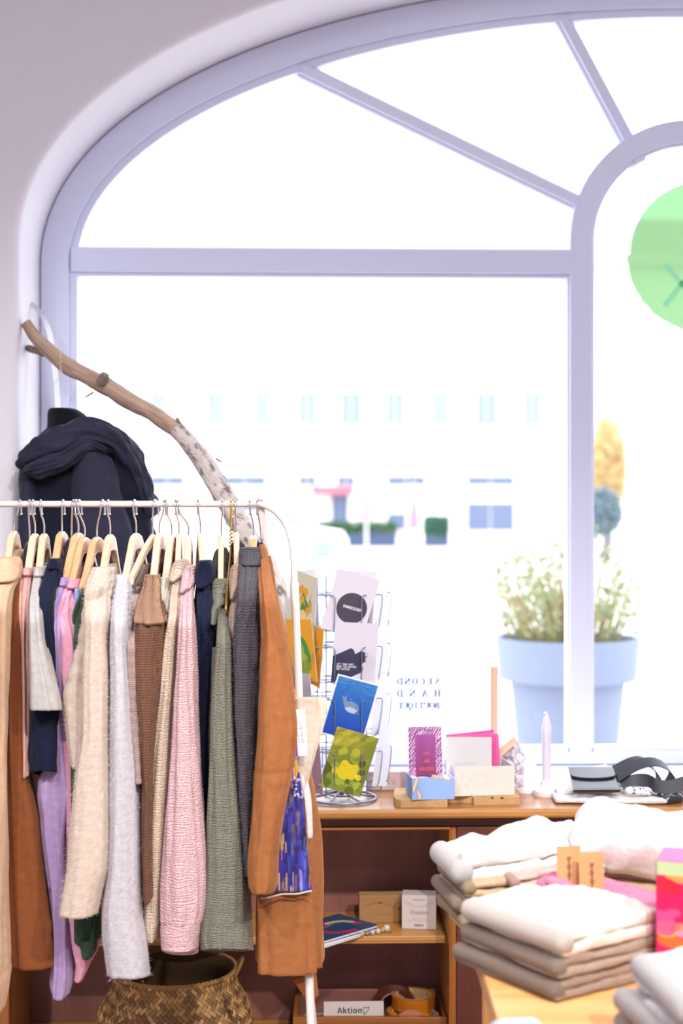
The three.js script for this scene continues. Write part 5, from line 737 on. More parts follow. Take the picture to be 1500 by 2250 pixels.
{
  const t = placed(thing('flowered_cloth', 'crumpled lilac and grey flowered cloth beside the speckled box', 'cloth'), 1116, 1735, 3.6); t.position.y = TOP;
  const tx = canvasTex(256, 256, (c, w, h) => { c.fillStyle = '#d9d3dc'; c.fillRect(0, 0, w, h); const r = rngOf(14); for (let i = 0; i < 60; i++) { c.globalAlpha = 0.7; blob(c, ['#8d7fae', '#7f938c', '#b9a6c2', '#efe9ef', '#5f7a78', '#c7b1bd'][i % 6], [[r() * w, r() * h, 8 + r() * 16, 5 + r() * 9, r() * 3]]); } });
  tx.wrapS = tx.wrapT = THREE.RepeatWrapping; const m = new THREE.MeshStandardMaterial({ map: rep(tx, 0.06), roughness: 0.9 });
  for (const [x, y, w, h, s] of [[0.008, 0.024, 0.075, 0.05, 1], [0.016, 0.062, 0.06, 0.045, 2], [0.004, 0.096, 0.05, 0.04, 3]]) { const g = soft(w, h, 0.07, 0.02, 0.012, s, 26, [22, 16, 18]); g.translate(x, y, 0); mesh('fold', g, m, t); }
}
const wax = new THREE.MeshPhysicalMaterial({ color: '#f1eef0', roughness: 0.5, clearcoat: 0.2 });
{
  const t = placed(thing('candle_holder', 'white candle holder with a wide cylinder cup left of the candle', 'candle holder'), 1160, 1737, 3.585); t.position.y = TOP;
  mesh('foot', lathe([[0.001, 0.012], [0.029, 0.012], [0.031, 0.009], [0.031, 0], [0.001, 0]], 48), wax, t); mesh('cup', lathe([[0.001, 0.012], [0.0195, 0.012], [0.0195, 0.08], [0.0185, 0.081], [0.016, 0.081], [0.015, 0.05], [0.001, 0.05]], 48), wax, t);
  const h = placed(thing('candle_holder', 'white candle holder with a round foot carrying the candle', 'candle holder'), 1200, 1744, 3.535); h.position.y = TOP;
  mesh('foot', lathe([[0.001, 0.017], [0.03, 0.017], [0.0325, 0.014], [0.0325, 0.002], [0.0315, 0], [0.001, 0]], 48), wax, h); mesh('collar', lathe([[0.0155, 0.016], [0.0155, 0.036], [0.0145, 0.037], [0.0108, 0.037], [0.0105, 0.018]], 40), wax, h);
  const k = placed(thing('candle', 'lilac white taper candle standing in the holder with the round foot', 'candle'), 1200, 1744, 3.535); k.position.y = TOP + 0.02;
  mesh('wax', lathe([[0.001, 0], [0.0098, 0], [0.01, 0.03], [0.0118, 0.13], [0.0118, 0.152], [0.0112, 0.154], [0.0085, 0.164], [0.006, 0.174], [0.0045, 0.178], [0.001, 0.179]], 32), new THREE.MeshPhysicalMaterial({ color: '#d9d3e2', roughness: 0.45, clearcoat: 0.3 }), k); mesh('wick', tube([V(0, 0.176, 0), V(0.001, 0.183, 0), V(-0.003, 0.186, 0), V(-0.006, 0.182, 0.001)], 0.0018, 16, 8), wax, k);
  const s = placed(thing('candle_holder', 'small white candle holder half hidden right behind the candle', 'candle holder'), 1214, 1732, 3.64); s.position.y = TOP;
  mesh('cup', lathe([[0.001, 0], [0.012, 0], [0.012, 0.04], [0.01, 0.04], [0.0095, 0.02], [0.001, 0.02]], 32), wax, s);
}
{
  const t = placed(thing('white_cloth', 'folded white cloth at the sideboard edge under the black pouch', 'cloth'), 1327, 1740, 3.53, -0.03); t.position.y = TOP;
  const g = soft(0.27, 0.014, 0.22, 0.007, 0.003, 5, 18); g.translate(0, 0.008, 0); mesh('fold', g, FAB.whitecloth, t); const g2 = soft(0.22, 0.012, 0.17, 0.006, 0.004, 9, 18); g2.translate(-0.015, 0.019, -0.022); mesh('fold', g2, FAB.whitecloth, t);
}
const LEATHER = new THREE.MeshPhysicalMaterial({ color: '#22252f', roughness: 0.3, clearcoat: 1, clearcoatRoughness: 0.18, bumpMap: rep(BUMP.suede, 0.04), bumpScale: 0.0002 }), STRAP = std('#20222b', 0.5);
{
  const t = placed(thing('pouch', 'glossy black leather pouch with a curved flap on the white cloth', 'pouch'), 1311, 1757, 3.415, 0.03); t.position.y = TOP + 0.0285; t.rotation.order = 'YXZ'; t.rotation.x = -1.17;   // lies tilted up at its rear edge
  const body = extrude([[-0.058, 0], [0.056, 0], [0.054, 0.088], [-0.053, 0.088]], 0.012, 0.003, [], 3); mesh('pouch_body', body, LEATHER, t);
  const fl = []; for (let i = 0; i <= 24; i++) { const a = (i / 24) * Math.PI; fl.push([-0.0555 * Math.cos(a), 0.06 - 0.02 * Math.pow(Math.sin(a), 0.7)]); } const flap = extrude([...fl, [0.055, 0.091], [-0.055, 0.091]], 0.004, 0.0015, [], 2); flap.translate(0, 0, 0.012); mesh('flap', flap, LEATHER, t);
  mesh('piping', tube(fl.map(([x, y]) => V(x, y, 0.0165)), 0.0012, 60, 6), M.black, t);
}
{
  const t = thing('strap_bag', 'black bag with two wide looping straps beyond the pouch', 'bag', P(1400, 1730, 3.5)), o = t.position, rb = (name, pts, w, wd = FWD) => mesh(name, ribbon(pts.map(([x, y, d]) => P(x, y, d).sub(o)), wd, w, 0.0022, 70), STRAP, t);
  const lean = FWD.clone().add(V(0, 0.55, 0)).add(RIGHT.clone().multiplyScalar(-0.25)).normalize();
  rb('strap', [[1300, 1712, 3.5], [1335, 1703, 3.5], [1360, 1688, 3.51], [1390, 1674, 3.52], [1412, 1672, 3.53], [1435, 1688, 3.53], [1446, 1712, 3.53], [1440, 1730, 3.53]], 0.034, lean);
  rb('strap', [[1345, 1714, 3.46], [1372, 1696, 3.46], [1402, 1680, 3.47], [1435, 1674, 3.48], [1462, 1684, 3.49], [1475, 1702, 3.5], [1468, 1722, 3.5], [1450, 1735, 3.5]], 0.034, lean);
  rb('strap', [[1368, 1732, 3.45], [1390, 1718, 3.45], [1420, 1716, 3.455], [1440, 1726, 3.46], [1470, 1730, 3.46], [1500, 1722, 3.46], [1540, 1715, 3.47]], 0.034, V(0, 1, 0).addScaledVector(FWD, 0.4));
  const g = soft(0.06, 0.022, 0.07, 0.01, 0.004, 8, 30, [16, 8, 16]); g.rotateY(YAW + 0.5); const p = P(1462, 1752, 3.46).sub(o); g.translate(p.x, p.y, p.z); mesh('bag_body', g, LEATHER, t);
  const b2 = soft(0.11, 0.02, 0.1, 0.01, 0.004, 12, 30, [16, 8, 16]); const p2 = P(1400, 1722, 3.56).sub(o); b2.rotateY(YAW); b2.translate(p2.x, p2.y, p2.z); mesh('bag_body', b2, LEATHER, t);
}
{
  const tx = canvasTex(256, 128, (c, w, h) => { c.fillStyle = '#f2f0f2'; c.fillRect(0, 0, w, h); const r = rngOf(2); for (let i = 0; i < 60; i++) blob(c, '#23243a', [[r() * w * 0.62, r() * h, 3 + 4 * r(), 2 + 3 * r(), r() * 3]]); });
  const t = placed(thing('spotted_pouch', 'white rolled cloth pouch with black spots before the looping straps', 'pouch'), 1402, 1748, 3.44, 0.1); t.position.y = TOP + 0.029; t.rotation.z = -0.06; const g = new THREE.CapsuleGeometry(0.0115, 0.045, 8, 24); g.rotateZ(Math.PI / 2); g.scale(1, 0.9, 1.2); mesh('roll', GEO_OK(g), new THREE.MeshStandardMaterial({ map: tx, roughness: 0.6 }), t);
  const s = placed(thing('striped_roll', 'rolled white cloth with a red edge and a black band behind the pouch', 'cloth'), 1305, 1700, 3.58, 0.2); s.position.y = TOP + 0.046; s.rotation.z = 0.16;
  for (const [x, w, c, n] of [[-0.029, 0.004, '#d8466c', 'red_edge'], [-0.018, 0.018, '#e6ddd6', 'roll'], [-0.004, 0.011, '#2a3040', 'black_band'], [0.018, 0.034, '#e3dfde', 'roll']]) { const q = new THREE.CylinderGeometry(0.0165, 0.0165, w, 28); q.rotateZ(Math.PI / 2); q.translate(x, 0, 0); mesh(n, GEO_OK(q), std(c, 0.8), s); }
  const e = placed(thing('paper_bag', 'pale crumpled paper bag at the right picture edge on the sideboard', 'bag'), 1512, 1728, 3.55); e.position.y = TOP; const g2 = soft(0.05, 0.035, 0.05, 0.008, 0.006, 4, 40, [12, 10, 12]); g2.translate(0, 0.0185, 0); mesh('fold', g2, plain('#dcd9de', 0.8), e);
}

// ---------------------------------------------------------------- inside the open compartment
const SH = 0.4485;
{
  const tb = canvasTex(512, 256, (c, w, h) => { c.fillStyle = '#a97f50'; c.fillRect(0, 0, w, h); c.strokeStyle = '#5c4630'; c.lineWidth = 4; c.beginPath(); c.moveTo(60, 90); c.lineTo(180, 55); c.lineTo(330, 105); c.stroke(); c.lineWidth = 9; c.beginPath(); c.moveTo(168, 58); c.lineTo(205, 72); c.stroke(); c.strokeStyle = '#8a6a44'; c.lineWidth = 3; c.beginPath(); for (let i = 0; i < 90; i++) c.lineTo(110 + i * 2.4, 180 + 10 * Math.sin(i * 0.6)); c.stroke(); c.fillStyle = '#4f4a46'; c.font = 'bold 42px sans-serif'; c.fillText('DAN', 355, 140); c.font = '26px sans-serif'; c.fillText('● ▬▬', 365, 222); });
  const t = placed(thing('kraft_box', 'brown kraft box with a thin mountain line drawing on the shelf', 'box'), 850, 2031, 3.585, 0.04); t.position.y = SH; mesh('carton', bx(0.14, 0.068, 0.045, 0, 0.034, -0.0225, 0.002), kraft, t); const f = new THREE.PlaneGeometry(0.138, 0.066); f.translate(0, 0.034, 0.0004); mesh('printed_front', f, new THREE.MeshStandardMaterial({ map: tb, roughness: 0.85 }), t);
}
{
  const tw = canvasTex(480, 480, (c, w, h) => {
    c.fillStyle = '#d6cdc8'; c.fillRect(0, 0, w, h); c.strokeStyle = '#8d8486'; c.lineWidth = 2.5; c.beginPath(); c.moveTo(10, 50); c.quadraticCurveTo(240, 250, 470, 50); c.stroke();
    for (let i = 1; i < 11; i++) { const u = i / 11, x = 10 + 460 * u, y = 50 + 2 * u * (1 - u) * 200; c.beginPath(); c.moveTo(x - 16, y - 2); c.lineTo(x, y + 36); c.lineTo(x + 16, y - 2); c.stroke(); }
    c.fillStyle = '#5f5860'; c.textAlign = 'center'; c.strokeStyle = '#5f5860'; c.lineWidth = 4; c.beginPath(); for (let i = 0; i < 44; i++) c.lineTo(155 + i * 4, 64 + 11 * Math.sin(i * 1.25) * (0.45 + 0.55 * Math.abs(Math.sin(i * 0.33)))); c.stroke(); c.font = 'italic 76px serif'; c.fillText('Wimpelkette', 240, 270, 260); c.fillStyle = '#8a8082'; for (const [y, a, b] of [[330, 150, 340], [368, 80, 410]]) for (let x = a; x < b; x += 9) c.fillRect(x, y - 3 * ((x * 7) % 3), 5, 8);
    const r = rngOf(5); c.fillStyle = '#4a4448'; for (let i = 0; i < 30; i++) c.fillRect(175 + i * 4.4, 410, 1 + 2.4 * r(), 36);
  });
  const t = placed(thing('white_box', 'white square box printed with bunting and the word Wimpelkette on the shelf', 'box'), 920, 2045, 3.53, -0.1); t.position.y = SH; mesh('carton', bx(0.085, 0.084, 0.05, 0, 0.042, -0.025, 0.0012), plain('#d6cdc8', 0.7), t); const f = new THREE.PlaneGeometry(0.084, 0.083); f.translate(0, 0.042, 0.0004); mesh('printed_front', f, new THREE.MeshStandardMaterial({ map: tw, roughness: 0.7 }), t);
}
{
  const A = [0.083, 3.50], u = [-0.717, -0.697], v = [-0.58, 0.815], w = 0.2, d = 0.14, cx = A[0] + (u[0] * w + v[0] * d) / 2, cz = A[1] + (u[1] * w + v[1] * d) / 2;
  const at = (y) => V(0, y, 0).addScaledVector(RIGHT, cx).addScaledVector(FWD, cz);
  const cover = canvasTex(512, 360, (c, W, H) => { c.fillStyle = '#1f4468'; c.fillRect(0, 0, W, H); c.strokeStyle = '#b0304f'; c.lineWidth = 46; c.lineCap = 'round'; c.beginPath(); c.moveTo(330, 330); c.bezierCurveTo(120, 320, 120, 120, 300, 110); c.stroke(); c.strokeStyle = '#c9bb84'; c.lineWidth = 40; c.beginPath(); c.moveTo(300, 112); c.bezierCurveTo(390, 110, 430, 150, 440, 200); c.stroke(); blob(c, '#b0304f', [[446, 236, 34, 26]]); c.strokeStyle = '#d98aa0'; c.lineWidth = 3; for (let i = 0; i < 14; i++) { c.beginPath(); c.arc(150 + i * 12, 150 + 8 * Math.sin(i), 10, 0, 3); c.stroke(); } });
  [['note_pad', 'white paper pad lying under the two blue books', 0.0, 0.004, '#e9e6ea', 0.03], ['picture_book', 'blue picture book in the middle of the small pile', 0.0045, 0.006, '#31587c', -0.02], ['picture_book', 'blue picture book with a curled red fish tail, topmost of the pile', 0.011, 0.006, '#1f4468', 0]].forEach(([name, label, y, h, c, turn], i) => {
    const t = thing(name, label, i ? 'book' : 'pad', at(SH + y)); t.rotation.y = YAW + 0.78 + turn; const s = i === 0 ? 1.02 : 1;
    mesh('pages', bx(w * s - 0.003, h - 0.0012, d * s - 0.003, 0, h / 2, 0, 0.0004), plain('#ece9ee', 0.8), t); mesh('cover', bx(w * s, 0.0006, d * s, 0, h - 0.0002, 0, 0.0002), plain(c, 0.5), t);
    if (i === 2) { const f = new THREE.PlaneGeometry(w, d); f.rotateX(-Math.PI / 2); f.translate(0, h + 0.0003, 0); mesh('printed_cover', f, new THREE.MeshPhysicalMaterial({ map: cover, roughness: 0.5, clearcoat: 0.1 }), t); }
  });
  const t = thing('bead_rattle', 'chain of pale wooden beads with a ring beside the books', 'rattle', P(822, 2044, 3.49).setY(SH)); const o = t.position;
  [[795, 2052, 3.47, 0.0062, '#c9b39a'], [806, 2049, 3.475, 0.0058, '#a98d70'], [818, 2046, 3.48, 0.0066, '#cfc3cf'], [830, 2042, 3.49, 0.0068, '#e3d3bf'], [840, 2038, 3.5, 0.0066, '#cda87c'], [849, 2036, 3.51, 0.0085, '#e9dccb']].forEach(([x, y, d, r, c]) => { const p = P(x, y, d).sub(o); p.y = r + 0.0005; mesh('bead', ball(r, p, 18), WOODY(c), t); });
  const rg = new THREE.TorusGeometry(0.009, 0.0016, 10, 32); rg.rotateX(Math.PI / 2 - 0.3); const p = P(852, 2042, 3.5).sub(o); rg.translate(p.x, 0.004, p.z); mesh('ring', GEO_OK(rg), WOODY('#b98a55'), t);
}
{
  const y0 = 0.1705, o = P(811, 1125, 3.56).setY(y0), t = thing('wooden_tray', 'shallow wooden drawer tray standing on the compartment floor', 'tray', o); t.rotation.y = YAW; const w = 0.376, d = 0.21, h = 0.086, m = wood('honey', 0.5, 0.2, 0.5, '#c9b09a'), m2 = W1.dark;
  mesh('front_board', bx(w, h, 0.012, 0, h / 2, d / 2 - 0.006, 0.002, 'x'), m, t); mesh('back_board', bx(w, h, 0.01, 0, h / 2, -d / 2 + 0.005, 0.002, 'x'), m2, t); for (const s of [-1, 1]) mesh('side_board', bx(0.011, h, d - 0.022, s * (w / 2 - 0.0055), h / 2, 0, 0.002, 'z'), m, t); mesh('bottom_board', bx(w - 0.022, 0.006, d - 0.022, 0, 0.003, 0, 0.001, 'x'), m2, t);
  const fy = y0 + 0.0065, roll = (label, pos, R, r, wd, rx, ry, c, c2) => {
    const q = thing('tape_roll', label, 'tape', pos, 'rolls of tape in the wooden tray'); q.rotation.order = 'YXZ'; q.rotation.set(rx, ry, 0); const tape = new THREE.MeshPhysicalMaterial({ color: c, roughness: 0.25, clearcoat: 0.6 });
    mesh('tape', lathe([[r, -wd / 2], [R, -wd / 2], [R + 0.0004, 0], [R, wd / 2], [r, wd / 2], [r, -wd / 2]], 56), tape, q); mesh('core', lathe([[r - 0.003, -wd / 2], [r, -wd / 2], [r, wd / 2], [r - 0.003, wd / 2], [r - 0.003, -wd / 2]], 48), plain(c2, 0.7), q);
  };
  roll('large dark red tape roll standing upright at the back of the tray', P(866, 2205, 3.6).setY(fy + 0.056), 0.056, 0.036, 0.03, Math.PI / 2 - 0.12, YAW - 0.1, '#4f231a', '#8d7c72');
  roll('lower amber tape roll lying flat in the tray', P(903, 2215, 3.545).setY(fy + 0.0165), 0.057, 0.044, 0.032, 0, 0, '#c67a22', '#caa46c');
  roll('middle amber tape roll lying in the tray, second from the top', P(900, 2200, 3.545).setY(fy + 0.049), 0.057, 0.044, 0.032, 0, 0.5, '#c67a22', '#caa46c');
  roll('upper amber tape roll on top of the lying tapes', P(908, 2198, 3.57).setY(fy + 0.0815), 0.055, 0.044, 0.032, 0.0, 0.9, '#b96c1c', '#caa46c');
  roll('reddish brown tape roll leaning against the tray front', P(902, 2225, 3.476).setY(fy + 0.045), 0.045, 0.026, 0.02, Math.PI / 2 - 0.15, YAW + 0.05, '#b06a45', '#d9d2cc');
  card('paper_sign', 'white handwritten paper sign Aktion with a heart in the wooden tray', 777, 2229, 3.47, 0.03, 0, canvasTex(560, 240, (c, W, H) => { c.fillStyle = '#c2bab2'; c.fillRect(0, 0, W, H); c.fillStyle = '#1b181c'; c.strokeStyle = '#1b181c'; c.font = 'bold 74px sans-serif'; c.fillText('Aktion', 125, 108); c.lineWidth = 6; c.beginPath(); c.moveTo(385, 118); c.bezierCurveTo(350, 60, 372, 40, 396, 64); c.bezierCurveTo(425, 36, 448, 60, 372, 124); c.stroke(); c.lineWidth = 7; c.beginPath(); c.moveTo(90, 160); c.quadraticCurveTo(260, 132, 460, 158); c.stroke(); }), 0.146, 0.062, 0.12, 'sign');
  const n = placed(thing('banknote_bundle', 'pale paper bundle behind the rack upright in the tray', 'paper'), 690, 2232, 3.52, 0.1); n.position.y = fy; mesh('paper', [0, 1, 2, 3].map((i) => bx(0.05, 0.06, 0.004, i * 0.001, 0.03, i * -0.006, 0.001)), plain('#8f8872', 0.8), n); const env = placed(thing('paper_slip', 'white paper slip standing at the right end of the tray', 'paper'), 950, 2225, 3.54, -1.2); env.position.y = fy; mesh('sheet', bx(0.07, 0.07, 0.0015, 0, 0.035, 0, 0.0005), plain('#b9b0a6', 0.8), env);
}
// belly basket of woven seagrass
{
  const c = P(385, 1125, 3.4), t = thing('seagrass_basket', 'round belly basket of woven seagrass below the garments', 'basket', V(c.x, 0.1705, c.z));
  const prof = [[0.002, 0.004], [0.1, 0], [0.135, 0.012], [0.165, 0.05], [0.184, 0.1], [0.18, 0.125], [0.162, 0.16], [0.146, 0.19], [0.142, 0.206], [0.146, 0.222]], pr = prof.map(([r, y]) => [y, r]).slice(2), rad = (y) => keyed(pr, y)[0];
  const shellM = std('#5a4023', 0.95), shell = lathe([...prof.map(([r, y]) => [r - 0.002, y]), [0.14, 0.222], [0.136, 0.206], [0.14, 0.19], [0.156, 0.16], [0.174, 0.125], [0.17, 0.06], [0.13, 0.016], [0.002, 0.01]], 90); mesh('shell', shell, shellM, t);
  const tones = ['#a8814f', '#b58d58', '#94703f', '#c19a63', '#866239', '#7d5f3a'].map((h) => hexLin(h)), r = rngOf(77), W = 0.0098, pos = [], col = []; let singles = 0; const stripMats = tones.flatMap((c) => [1, 1.25].map((k) => new THREE.MeshStandardMaterial({ color: c.clone().multiplyScalar(k), roughness: 0.7, side: THREE.DoubleSide })));
  const arcs = []; { let s = 0, py = 0.014, q = rad(py); arcs.push([0, py]); for (let y = 0.016; y <= 0.2221; y += 0.002) { const n = rad(y); s += Math.hypot(0.002, n - q); q = n; arcs.push([s, y]); } }
  const yOf = (s) => { if (s <= 0) return 0.014 + s; for (let i = 1; i < arcs.length; i++) if (s <= arcs[i][0]) { const a = arcs[i - 1], b = arcs[i]; return mixn(a[1], b[1], (s - a[0]) / (b[0] - a[0])); } return 0.222; };
  const SL = arcs[arcs.length - 1][0], C = TAU * 0.165, N = Math.round(C / (W * Math.SQRT2) / 4) * 4;
  const pt = (x, y, lift) => { const ang = ((x - y) / 2 / N) * TAU, s = ((x + y) / 2) * W * Math.SQRT2, yy = yOf(clamp(s, 0, SL)), R = rad(yy) + lift, dr = (rad(yy + 0.002) - rad(yy - 0.002)) / 0.004; return [R * Math.sin(ang), yy - dr * lift * 0.7, R * Math.cos(ang)]; };
  for (let s2 = 0; s2 < (2 * SL) / (W * Math.SQRT2); s2++) for (let k = 0; k < N; k++) {
    // lattice cell (x, y) with x + y = s2, x - y = 2k or 2k + 1
    const dxy = 2 * k + (s2 & 1), x = (s2 + dxy) / 2, y = (s2 - dxy) / 2, cls = (((x + y) % 4) + 4) % 4; if (cls !== 0 && cls !== 2) continue;
    const own = []; const w = cls === 0 ? 2 : 1, h = cls === 0 ? 1 : 2, cc = tones[Math.floor(r() * tones.length)].clone().multiplyScalar(0.95 + 0.4 * r()), e = 0.05, nu = cls === 0 ? 4 : 2, nv = cls === 0 ? 2 : 4;
    const P2 = (i, j) => { const u = i / nu, v = j / nv, l = cls === 0 ? u : v, m = cls === 0 ? v : u; return pt(x + e + u * (w - 2 * e), y + e + v * (h - 2 * e), 0.0026 * Math.sin(Math.PI * (0.08 + 0.84 * l)) * (0.6 + 0.4 * Math.sin(Math.PI * m))); };
    for (let i = 0; i < nu; i++) for (let j = 0; j < nv; j++) for (const [a, b] of [[0, 0], [1, 0], [1, 1], [0, 0], [1, 1], [0, 1]]) own.push(...P2(i + a, j + b));
    const ang = ((((x - y) / 2 / N) * TAU + Math.PI) % TAU + TAU) % TAU - Math.PI, mid = own[1 + 3 * Math.floor(own.length / 6)];
    if (singles < 300 && Math.abs(ang - 0.12) < 1.5 && mid > 0.142) { singles++; const sg = new THREE.BufferGeometry(); sg.setAttribute('position', new THREE.Float32BufferAttribute(own, 3)); sg.computeVertexNormals(); mesh('woven_strip', sg, stripMats[Math.floor(r() * stripMats.length)], t); }
    else { pos.push(...own); for (let i = 0; i < own.length / 3; i++) col.push(cc.r, cc.g, cc.b); }
  }
  const g = new THREE.BufferGeometry(); g.setAttribute('position', new THREE.Float32BufferAttribute(pos, 3)); g.setAttribute('color', new THREE.Float32BufferAttribute(col, 3)); g.computeVertexNormals(); const wv = mesh('woven_strips', g, new THREE.MeshStandardMaterial({ vertexColors: true, roughness: 0.7, side: THREE.DoubleSide }), t); wv.userData.kind = 'stuff';
  const ring = (ph) => tube(Array.from({ length: 120 }, (_, i) => { const a = (i / 120) * TAU; return V((0.144 + 0.003 * Math.cos(a * 26 + ph)) * Math.sin(a), 0.224 + 0.003 * Math.sin(a * 26 + ph), (0.144 + 0.003 * Math.cos(a * 26 + ph)) * Math.cos(a)); }), 0.0024, 360, 6, true);
  mesh('rim_braid', [ring(0), ring(2.1), ring(4.2)], std('#a8804c', 0.8), t);
  for (const s of [-1, 1]) mesh('handle', tube([V(s * 0.145, 0.216, 0.035), V(s * 0.156, 0.236, 0.026), V(s * 0.16, 0.243, 0), V(s * 0.156, 0.236, -0.026), V(s * 0.145, 0.216, -0.035)], 0.0042, 40, 8), std('#8f6c3f', 0.85), t);
}

// ---------------------------------------------------------------- table of folded knitwear in the foreground
const TT = 0.8, C2 = (x, d, y) => V(0, y, 0).addScaledVector(RIGHT, x).addScaledVector(FWD, d);
{
  const t = thing('display_table', 'orange wooden display table carrying folded knitwear', 'table', C2(0.72, 2.02, 0)); t.rotation.y = YAW; const m = wood('orange', 0.35, 0.3, 0.8);
  mesh('tabletop', bx(1.02, 0.035, 1.0, 0, TT - 0.0175, 0, 0.006, 'x', 3), m, t); for (const s of [-1, 1]) mesh('apron', bx(0.9, 0.08, 0.02, 0, TT - 0.075, s * 0.44, 0.003, 'x'), m, t); for (const s of [-1, 1]) mesh('apron', bx(0.02, 0.08, 0.86, s * 0.45, TT - 0.075, 0, 0.003, 'z'), m, t);
  for (const [x, z] of [[-1, -1], [1, -1], [-1, 1], [1, 1]]) mesh('leg', bx(0.05, TT - 0.035, 0.05, x * 0.45, (TT - 0.035) / 2, z * 0.44, 0.006), m, t);
}
// a folded garment: upper and lower panel joined by a round fold on its left
function folded(name, label, cat, x, d, y, w, h, dp, yaw, mat, o = {}) {
  const t = thing(name, label, cat, C2(x, d, y), 'folded knitwear on the table'), s = (o.seed ?? Math.round(x * 977 + y * 3331)) % 97; t.rotation.order = 'YXZ'; t.rotation.set(o.pitch ?? 0, YAW + yaw, o.roll ?? 0);
  const k = o.layers ?? 2, hh = h / k; for (let i = 0; i < k; i++) { const g = soft(w * (1 - 0.02 * i), hh * 1.04, dp * (1 - 0.015 * i), hh * 0.5, o.amp ?? 0.005, s + i * 7, o.fr ?? 9, [30, 8, 26]); g.translate((i % 2 ? 0.006 : 0) * (o.off ?? 1), hh * (i + 0.5), 0); mesh('panel', g, mat, t); }
  if (o.layers === 1) return t; const f = new THREE.CapsuleGeometry(h * (o.fr2 ?? 0.46), dp * 0.9, 8, 20); f.rotateX(Math.PI / 2); f.translate(-w / 2 + h * 0.3, h / 2, 0); mesh('fold', GEO_OK(f), mat, t); return t;
}
const KN = { snow: cloth('#efe9e3', 'mohair', 0.06, 0.001), cream: cloth('#f3e8d9', 'mohair', 0.06, 0.001), taupe: cloth('#ab9784', 'mohair', 0.06, 0.001), greige: cloth('#a08d7c', 'mohair', 0.06, 0.001), sand: cloth('#c4aa88', 'mohair', 0.06, 0.001), blush: cloth('#e6b9ae', 'mohair', 0.06, 0.001), hotpink: cloth('#e88aa8', 'cloth', 0.06), tan: cloth('#b48a5e', 'suede', 0.06), fluff: cloth('#f1e9e4', 'mohair', 0.05, 0.002) };
folded('knit_sweater', 'greige folded sweater at the bottom of the near stack', 'sweater', 0.32, 2.13, TT + 0.0005, 0.21, 0.03, 0.235, 0.59, KN.greige);
folded('knit_sweater', 'taupe folded sweater in the middle of the near stack', 'sweater', 0.325, 2.125, TT + 0.032, 0.2, 0.029, 0.225, 0.57, KN.taupe);
folded('knit_sweater', 'cream folded sweater on top of the near stack', 'sweater', 0.327, 2.125, TT + 0.063, 0.2, 0.036, 0.222, 0.6, KN.cream, { layers: 2, amp: 0.007 });
folded('knit_sweater', 'sand beige folded sweater at the bottom of the far stack', 'sweater', 0.3, 2.42, TT + 0.0005, 0.24, 0.026, 0.16, 0.2, KN.sand);
folded('knit_sweater', 'pale taupe folded sweater, second from below in the far stack', 'sweater', 0.297, 2.425, TT + 0.028, 0.255, 0.026, 0.16, 0.16, KN.taupe);
folded('knit_sweater', 'light beige folded sweater, third from below in the far stack', 'sweater', 0.305, 2.42, TT + 0.056, 0.245, 0.026, 0.16, 0.22, KN.sand);
folded('knit_sweater', 'blush and white soft sweater sloping on top of the far stack', 'sweater', 0.3, 2.43, TT + 0.084, 0.255, 0.044, 0.15, 0.18, KN.snow, { roll: 0.13, amp: 0.012, fr: 12 });
folded('knit_scarf', 'blush pink folded scarf peeking out of the far stack', 'scarf', 0.345, 2.385, TT + 0.078, 0.16, 0.02, 0.12, 0.2, KN.blush, { roll: 0.1 });
folded('wool_cap', 'tan brown folded cap under the thick white sweater', 'cap', 0.475, 2.32, TT + 0.0005, 0.16, 0.03, 0.14, -0.1, KN.tan, { layers: 1 });
folded('wool_cap', 'lighter brown folded cap lying on the tan one', 'cap', 0.47, 2.33, TT + 0.048, 0.15, 0.02, 0.14, -0.2, KN.sand, { layers: 2 });
folded('knit_sweater', 'thick fluffy white sweater highest at the right of the far stack', 'sweater', 0.55, 2.42, TT + 0.074, 0.32, 0.1, 0.2, -0.18, KN.snow, { amp: 0.02, fr: 7, roll: -0.12, fr2: 0.22, layers: 1 });
folded('knit_shawl', 'hot pink thin shawl lying behind the near stack', 'shawl', 0.44, 2.26, TT + 0.066, 0.24, 0.018, 0.1, -0.5, KN.hotpink, { roll: -0.12 });
for (const [px, py, d, yaw, label] of [[1250, 1914, 2.27, 0.15, 'kraft paper band standing left on the far stack'], [1300, 1928, 2.25, 0.05, 'kraft paper band just right of the other one']]) {
  const t = placed(thing('paper_band', label, 'label', null, 'kraft paper bands'), px, py, d, yaw), tx = canvasTex(160, 320, (c, w, h) => { c.fillStyle = '#c4905f'; c.fillRect(0, 0, w, h); c.translate(w / 2, h / 2); c.rotate(-Math.PI / 2); c.strokeStyle = '#6d4526'; c.lineWidth = 8; c.beginPath(); for (let i = 0; i < 60; i++) c.lineTo(-95 + i * 3.2, 14 * Math.sin(i * 1.15) * (0.6 + 0.4 * Math.sin(i * 0.37))); c.stroke(); });
  const g = new THREE.CylinderGeometry(0.09, 0.09, 0.078, 24, 1, true, -0.22, 0.44); g.translate(0, 0, -0.09); const b = new THREE.CylinderGeometry(0.0886, 0.0886, 0.078, 24, 1, true, -0.22, 0.44); b.translate(0, 0, -0.09); t.rotation.x = -0.12; mesh('band', g, new THREE.MeshStandardMaterial({ map: tx, roughness: 0.8, side: THREE.DoubleSide }), t); mesh('backing', b, kraft, t);
}
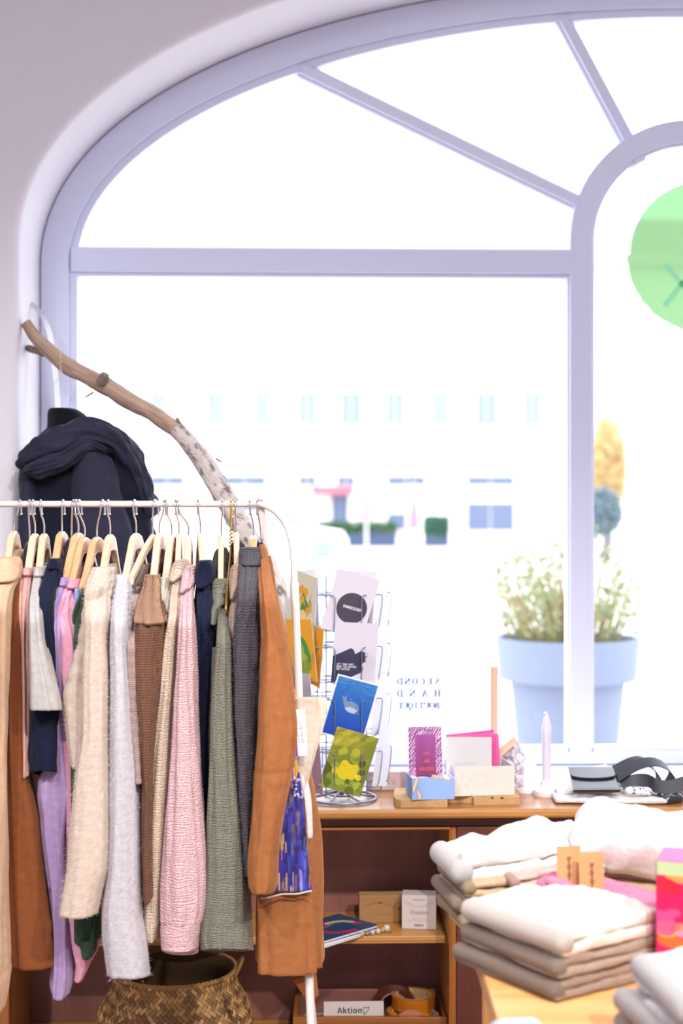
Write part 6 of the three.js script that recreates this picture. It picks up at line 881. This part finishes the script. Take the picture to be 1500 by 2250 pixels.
{
  const t = placed(thing('gift_carton', 'bright pink and red printed carton at the right picture edge on the table', 'box'), 1441, 1980, 2.05, 0); t.position.y = TT; t.rotation.y = YAW - 0.35;
  const tx = canvasTex(256, 512, (c, w, h) => { c.fillStyle = '#d8125a'; c.fillRect(0, 0, w, h); const r = rngOf(8); for (let i = 0; i < 30; i++) { c.globalAlpha = 0.85; blob(c, ['#f07a2c', '#ef4f8f', '#e6192f', '#f3b04a', '#f7a7c4'][i % 5], [[r() * w, r() * h, 18 + r() * 40, 14 + r() * 36, r() * 3]]); } c.globalAlpha = 1; c.fillStyle = '#b9cf9a'; c.fillRect(0, 0, w, 54); });
  mesh('carton', bx(0.13, 0.182, 0.09, 0.065, 0.091, -0.045, 0.002), plain('#d94a86', 0.5), t); const f = new THREE.PlaneGeometry(0.128, 0.18); f.translate(0.065, 0.091, 0.0005); mesh('printed_front', f, new THREE.MeshStandardMaterial({ map: tx, roughness: 0.5 }), t); const s = new THREE.PlaneGeometry(0.088, 0.18); s.rotateY(-Math.PI / 2); s.translate(-0.0005, 0.091, -0.045); mesh('printed_side', s, new THREE.MeshStandardMaterial({ map: tx, roughness: 0.5 }), t);
}
folded('fleece_blanket', 'white fluffy folded blanket, lowest of the pile in the right corner', 'blanket', 0.505, 1.78, TT + 0.0005, 0.27, 0.035, 0.2, 0.12, KN.fluff, { amp: 0.008 });
folded('fleece_blanket', 'white fluffy folded blanket, middle of the pile in the right corner', 'blanket', 0.5, 1.775, TT + 0.037, 0.26, 0.035, 0.19, 0.2, KN.fluff, { amp: 0.008 });
folded('fleece_blanket', 'white fluffy folded blanket on top of the pile in the right corner', 'blanket', 0.515, 1.78, TT + 0.0735, 0.25, 0.036, 0.19, 0.1, KN.snow, { amp: 0.01 });
folded('baby_sock', 'small bluish white sock at the near left corner of the table', 'sock', 0.235, 1.77, TT + 0.0005, 0.055, 0.034, 0.13, 0.25, cloth('#dfe3ee', 'cloth', 0.04), { layers: 2, amp: 0.003 });
scene.traverse((o) => { if (o.isMesh) { o.castShadow = o.receiveShadow = true; } });
renderer.render(scene, camera);
